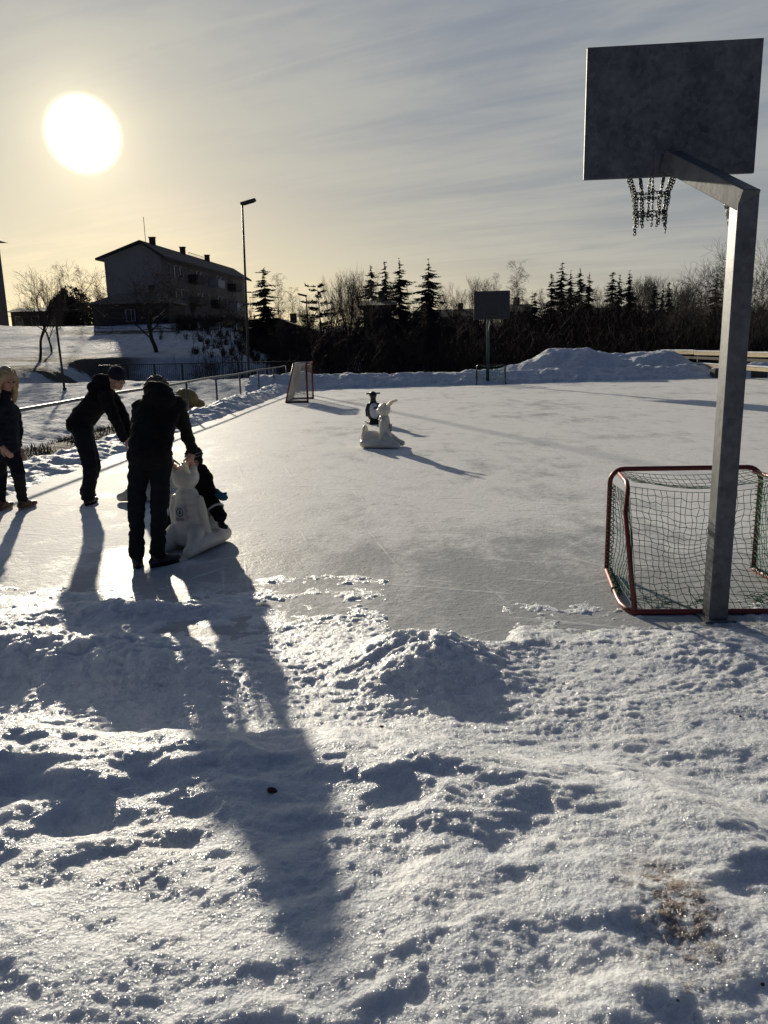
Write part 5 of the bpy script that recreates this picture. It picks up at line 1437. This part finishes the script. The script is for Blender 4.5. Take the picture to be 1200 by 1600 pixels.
b.chain([q(-.09, 0, 0), q(-.11, 0, -.12), q(-.12, 0, -.25)], [.06, .075, .05])
fused('hair', b, M_HAIRY, t, .009, 1, 1, .014, 40)
b = MB(); rh = random.Random(3)
for k in range(90):
    a = rh.uniform(.85, 2.6)*rh.choice((-1, 1)); r0 = .097+rh.uniform(0, .012)
    pts = [q(-.02+.1*math.cos(a)*.6, .088*math.sin(a), .10-.05*rh.random())]; dr_ = rh.uniform(.9, 1.25); L_ = rh.uniform(.20, .36)
    for j in range(1, 6): pts.append(q(-.02+r0*math.cos(a)*dr_+.012*math.sin(j+k), (r0+.012*j/5)*math.sin(a)*dr_*1.05, .06-L_*j/5))
    b.tube(pts, [.004, .0045, .0045, .004, .003, .0015], 4, False)
b.build('hair_strands', M_HAIRY, t)['kind'] = 'stuff'

# child in a snowsuit sitting on the saddle behind the aid's column
J = dict(ankle=[W(345, 811, 6.76), Vector((-1.93, 6.80, .14))], knee=[W(333, 788, 6.84), Vector((-1.88, 6.84, .36))], hip=[W(322, 787, 6.93), Vector((-1.77, 6.95, .37))],
         pelvis=W(315, 780, 6.96), chest=W(312, 737, 6.93), head=W(303, 717, 6.90), shoulder=[W(324, 746, 6.92), W(296, 748, 6.95)],
         elbow=[W(331, 765, 6.86), W(290, 765, 6.88)], wrist=[W(341, 772, 6.80), W(288, 752, 6.82)], toe=[W(356, 822, 6.66), Vector((-1.99, 6.66, .0))])
t, b0_, F = figure('small child in a dark snowsuit and striped hat sitting on the white aid', J,
       dict(face=(-.42, -.88, -.15), mittens=True, s=.62, hs=1.30, tor=(.135, .115, .115, .10), hem=.05, jm=M_BLACK, tm=M_BLACK, leg=(.125, .118, .105, .095), arm=1.05, ss=.92, sm=M_SHOE))
# lift the child's shoes onto the sled
an = [p-b0_ for p in J['ankle']]
for o in [c for c in t.children if c.name.split('.')[0] == 'shoe']:
    i = 0 if min((an[0].xy-Vector((v.co.x, v.co.y))).length for v in o.data.vertices) < .12 else 1
    o.location.z = max(0.0, an[i].z-.075)
b = MB(); hc = J['head']-b0_; s_ = .62*1.30; q = lambda f, l, u: hc+F @ Vector((f*s_, l*s_, u*s_))
b.ell(q(-.012, 0, .05), (.108*s_, .094*s_, .092*s_), F, 18, 12); b.ell(q(-.0, 0, .16), (.034*s_, .034*s_, .034*s_))
for e in (-1, 1): b.ell(q(-.005, e*.085, -.01), (.04*s_, .018*s_, .06*s_), F)
hat = fused('hat', b, M_NAVY, t, .007, 2, 1, .002, 40)
for u in (.045, .075):
    m = MB(); n = 20; r = math.sqrt(max(0, 1-((u-.05)/.092)**2))
    m.tube([q(-.012+.110*r*math.cos(2*math.pi*k/n), .096*r*math.sin(2*math.pi*k/n), u) for k in range(n)], .0045, 5, closed=True)
    m.build('hat_stripe', simple('grey_stripe', (.16, .16, .17), .8), hat, True)
for i, d in ((0, (.55, -.35, -.30)), (1, (-.2, -.6, .1))):
    d = Vector(d).normalized(); w = J['wrist'][i]-b0_; b = MB(); b.cone(w-d*.02, w+d*.035, .034, .036); b.ell(w+d*.065, (.045, .038, .030)); b.cone(w+d*.02, w+d*.05+d.orthogonal()*.032, .015, .015)
    fused('mitten', b, M_MITT, t, .006, 3)
m = MB(); kn, an_ = J['knee'][0]-b0_, J['ankle'][0]-b0_; ax_ = (an_-kn).normalized(); c = kn.lerp(an_, .30); u_ = ax_.orthogonal().normalized(); v_ = ax_.cross(u_)
m.tube([c+u_*.075*math.cos(2*math.pi*k/18)+v_*.075*math.sin(2*math.pi*k/18) for k in range(18)], .010, 6, closed=True); m.build('reflective_band', M_REFL, t, True)

# ------------------------------------------------------------------ small things on the snow
c = at(145, 1130, .12); z = float(H(np.array([c.x]), np.array([c.y]))[0])
b = MB(); b.ell((0, 0, .02), (.035, .03, .03)); b.ell((.012, 0, .045), (.018, .02, .03)); b.ell((-.02, .01, .03), (.02, .02, .025))
o = fused('ice_chunk', b, M_SNOW, None, .006, 1, 1, .006, 40); o.location = (c.x, c.y, z-.005); tag(o, 'small upright ice chunk on flat trodden snow below the left heap', 'ice chunk')
def bit(px, py, zg, name, label, cat, matl, s):
    c = at(px, py, zg); 
    for _ in range(6):
        z = float(H(np.array([c.x]), np.array([c.y]))[0]); c = at(px, py, z)
    b = MB(); rn_ = random.Random(px)
    out_ = [(s*(1+.4*rn_.random())*math.cos(a), s*.6*(1+.4*rn_.random())*math.sin(a)) for a in np.linspace(0, 6.283, 9)[:-1]]
    b.prism(out_, 0, s*.18, Matrix.Rotation(R(38), 3, 'X') @ Matrix.Rotation(R(20), 3, 'Y'))
    o = b.build(name, matl, None, bevel=s*.05); o.location = (c.x, c.y, z+s*.22); return tag(o, label, cat)
bit(425, 1237, .2, 'dead_leaf', 'dark dead leaf stuck in the trodden snow bank left of centre', 'leaf', M_LEAF, .016)
bit(597, 1136, .1, 'twig_bit', 'tiny dark bark piece on trodden snow below the small centre heap', 'bark piece', M_LEAF, .009)
bit(1157, 1120, .05, 'twig_bit', 'tiny dark bark piece on the snow near the right edge', 'bark piece', M_LEAF, .008)
bit(1192, 1539, .2, 'twig_bit', 'tiny dark bark piece in the lower right corner', 'bark piece', M_LEAF, .006)
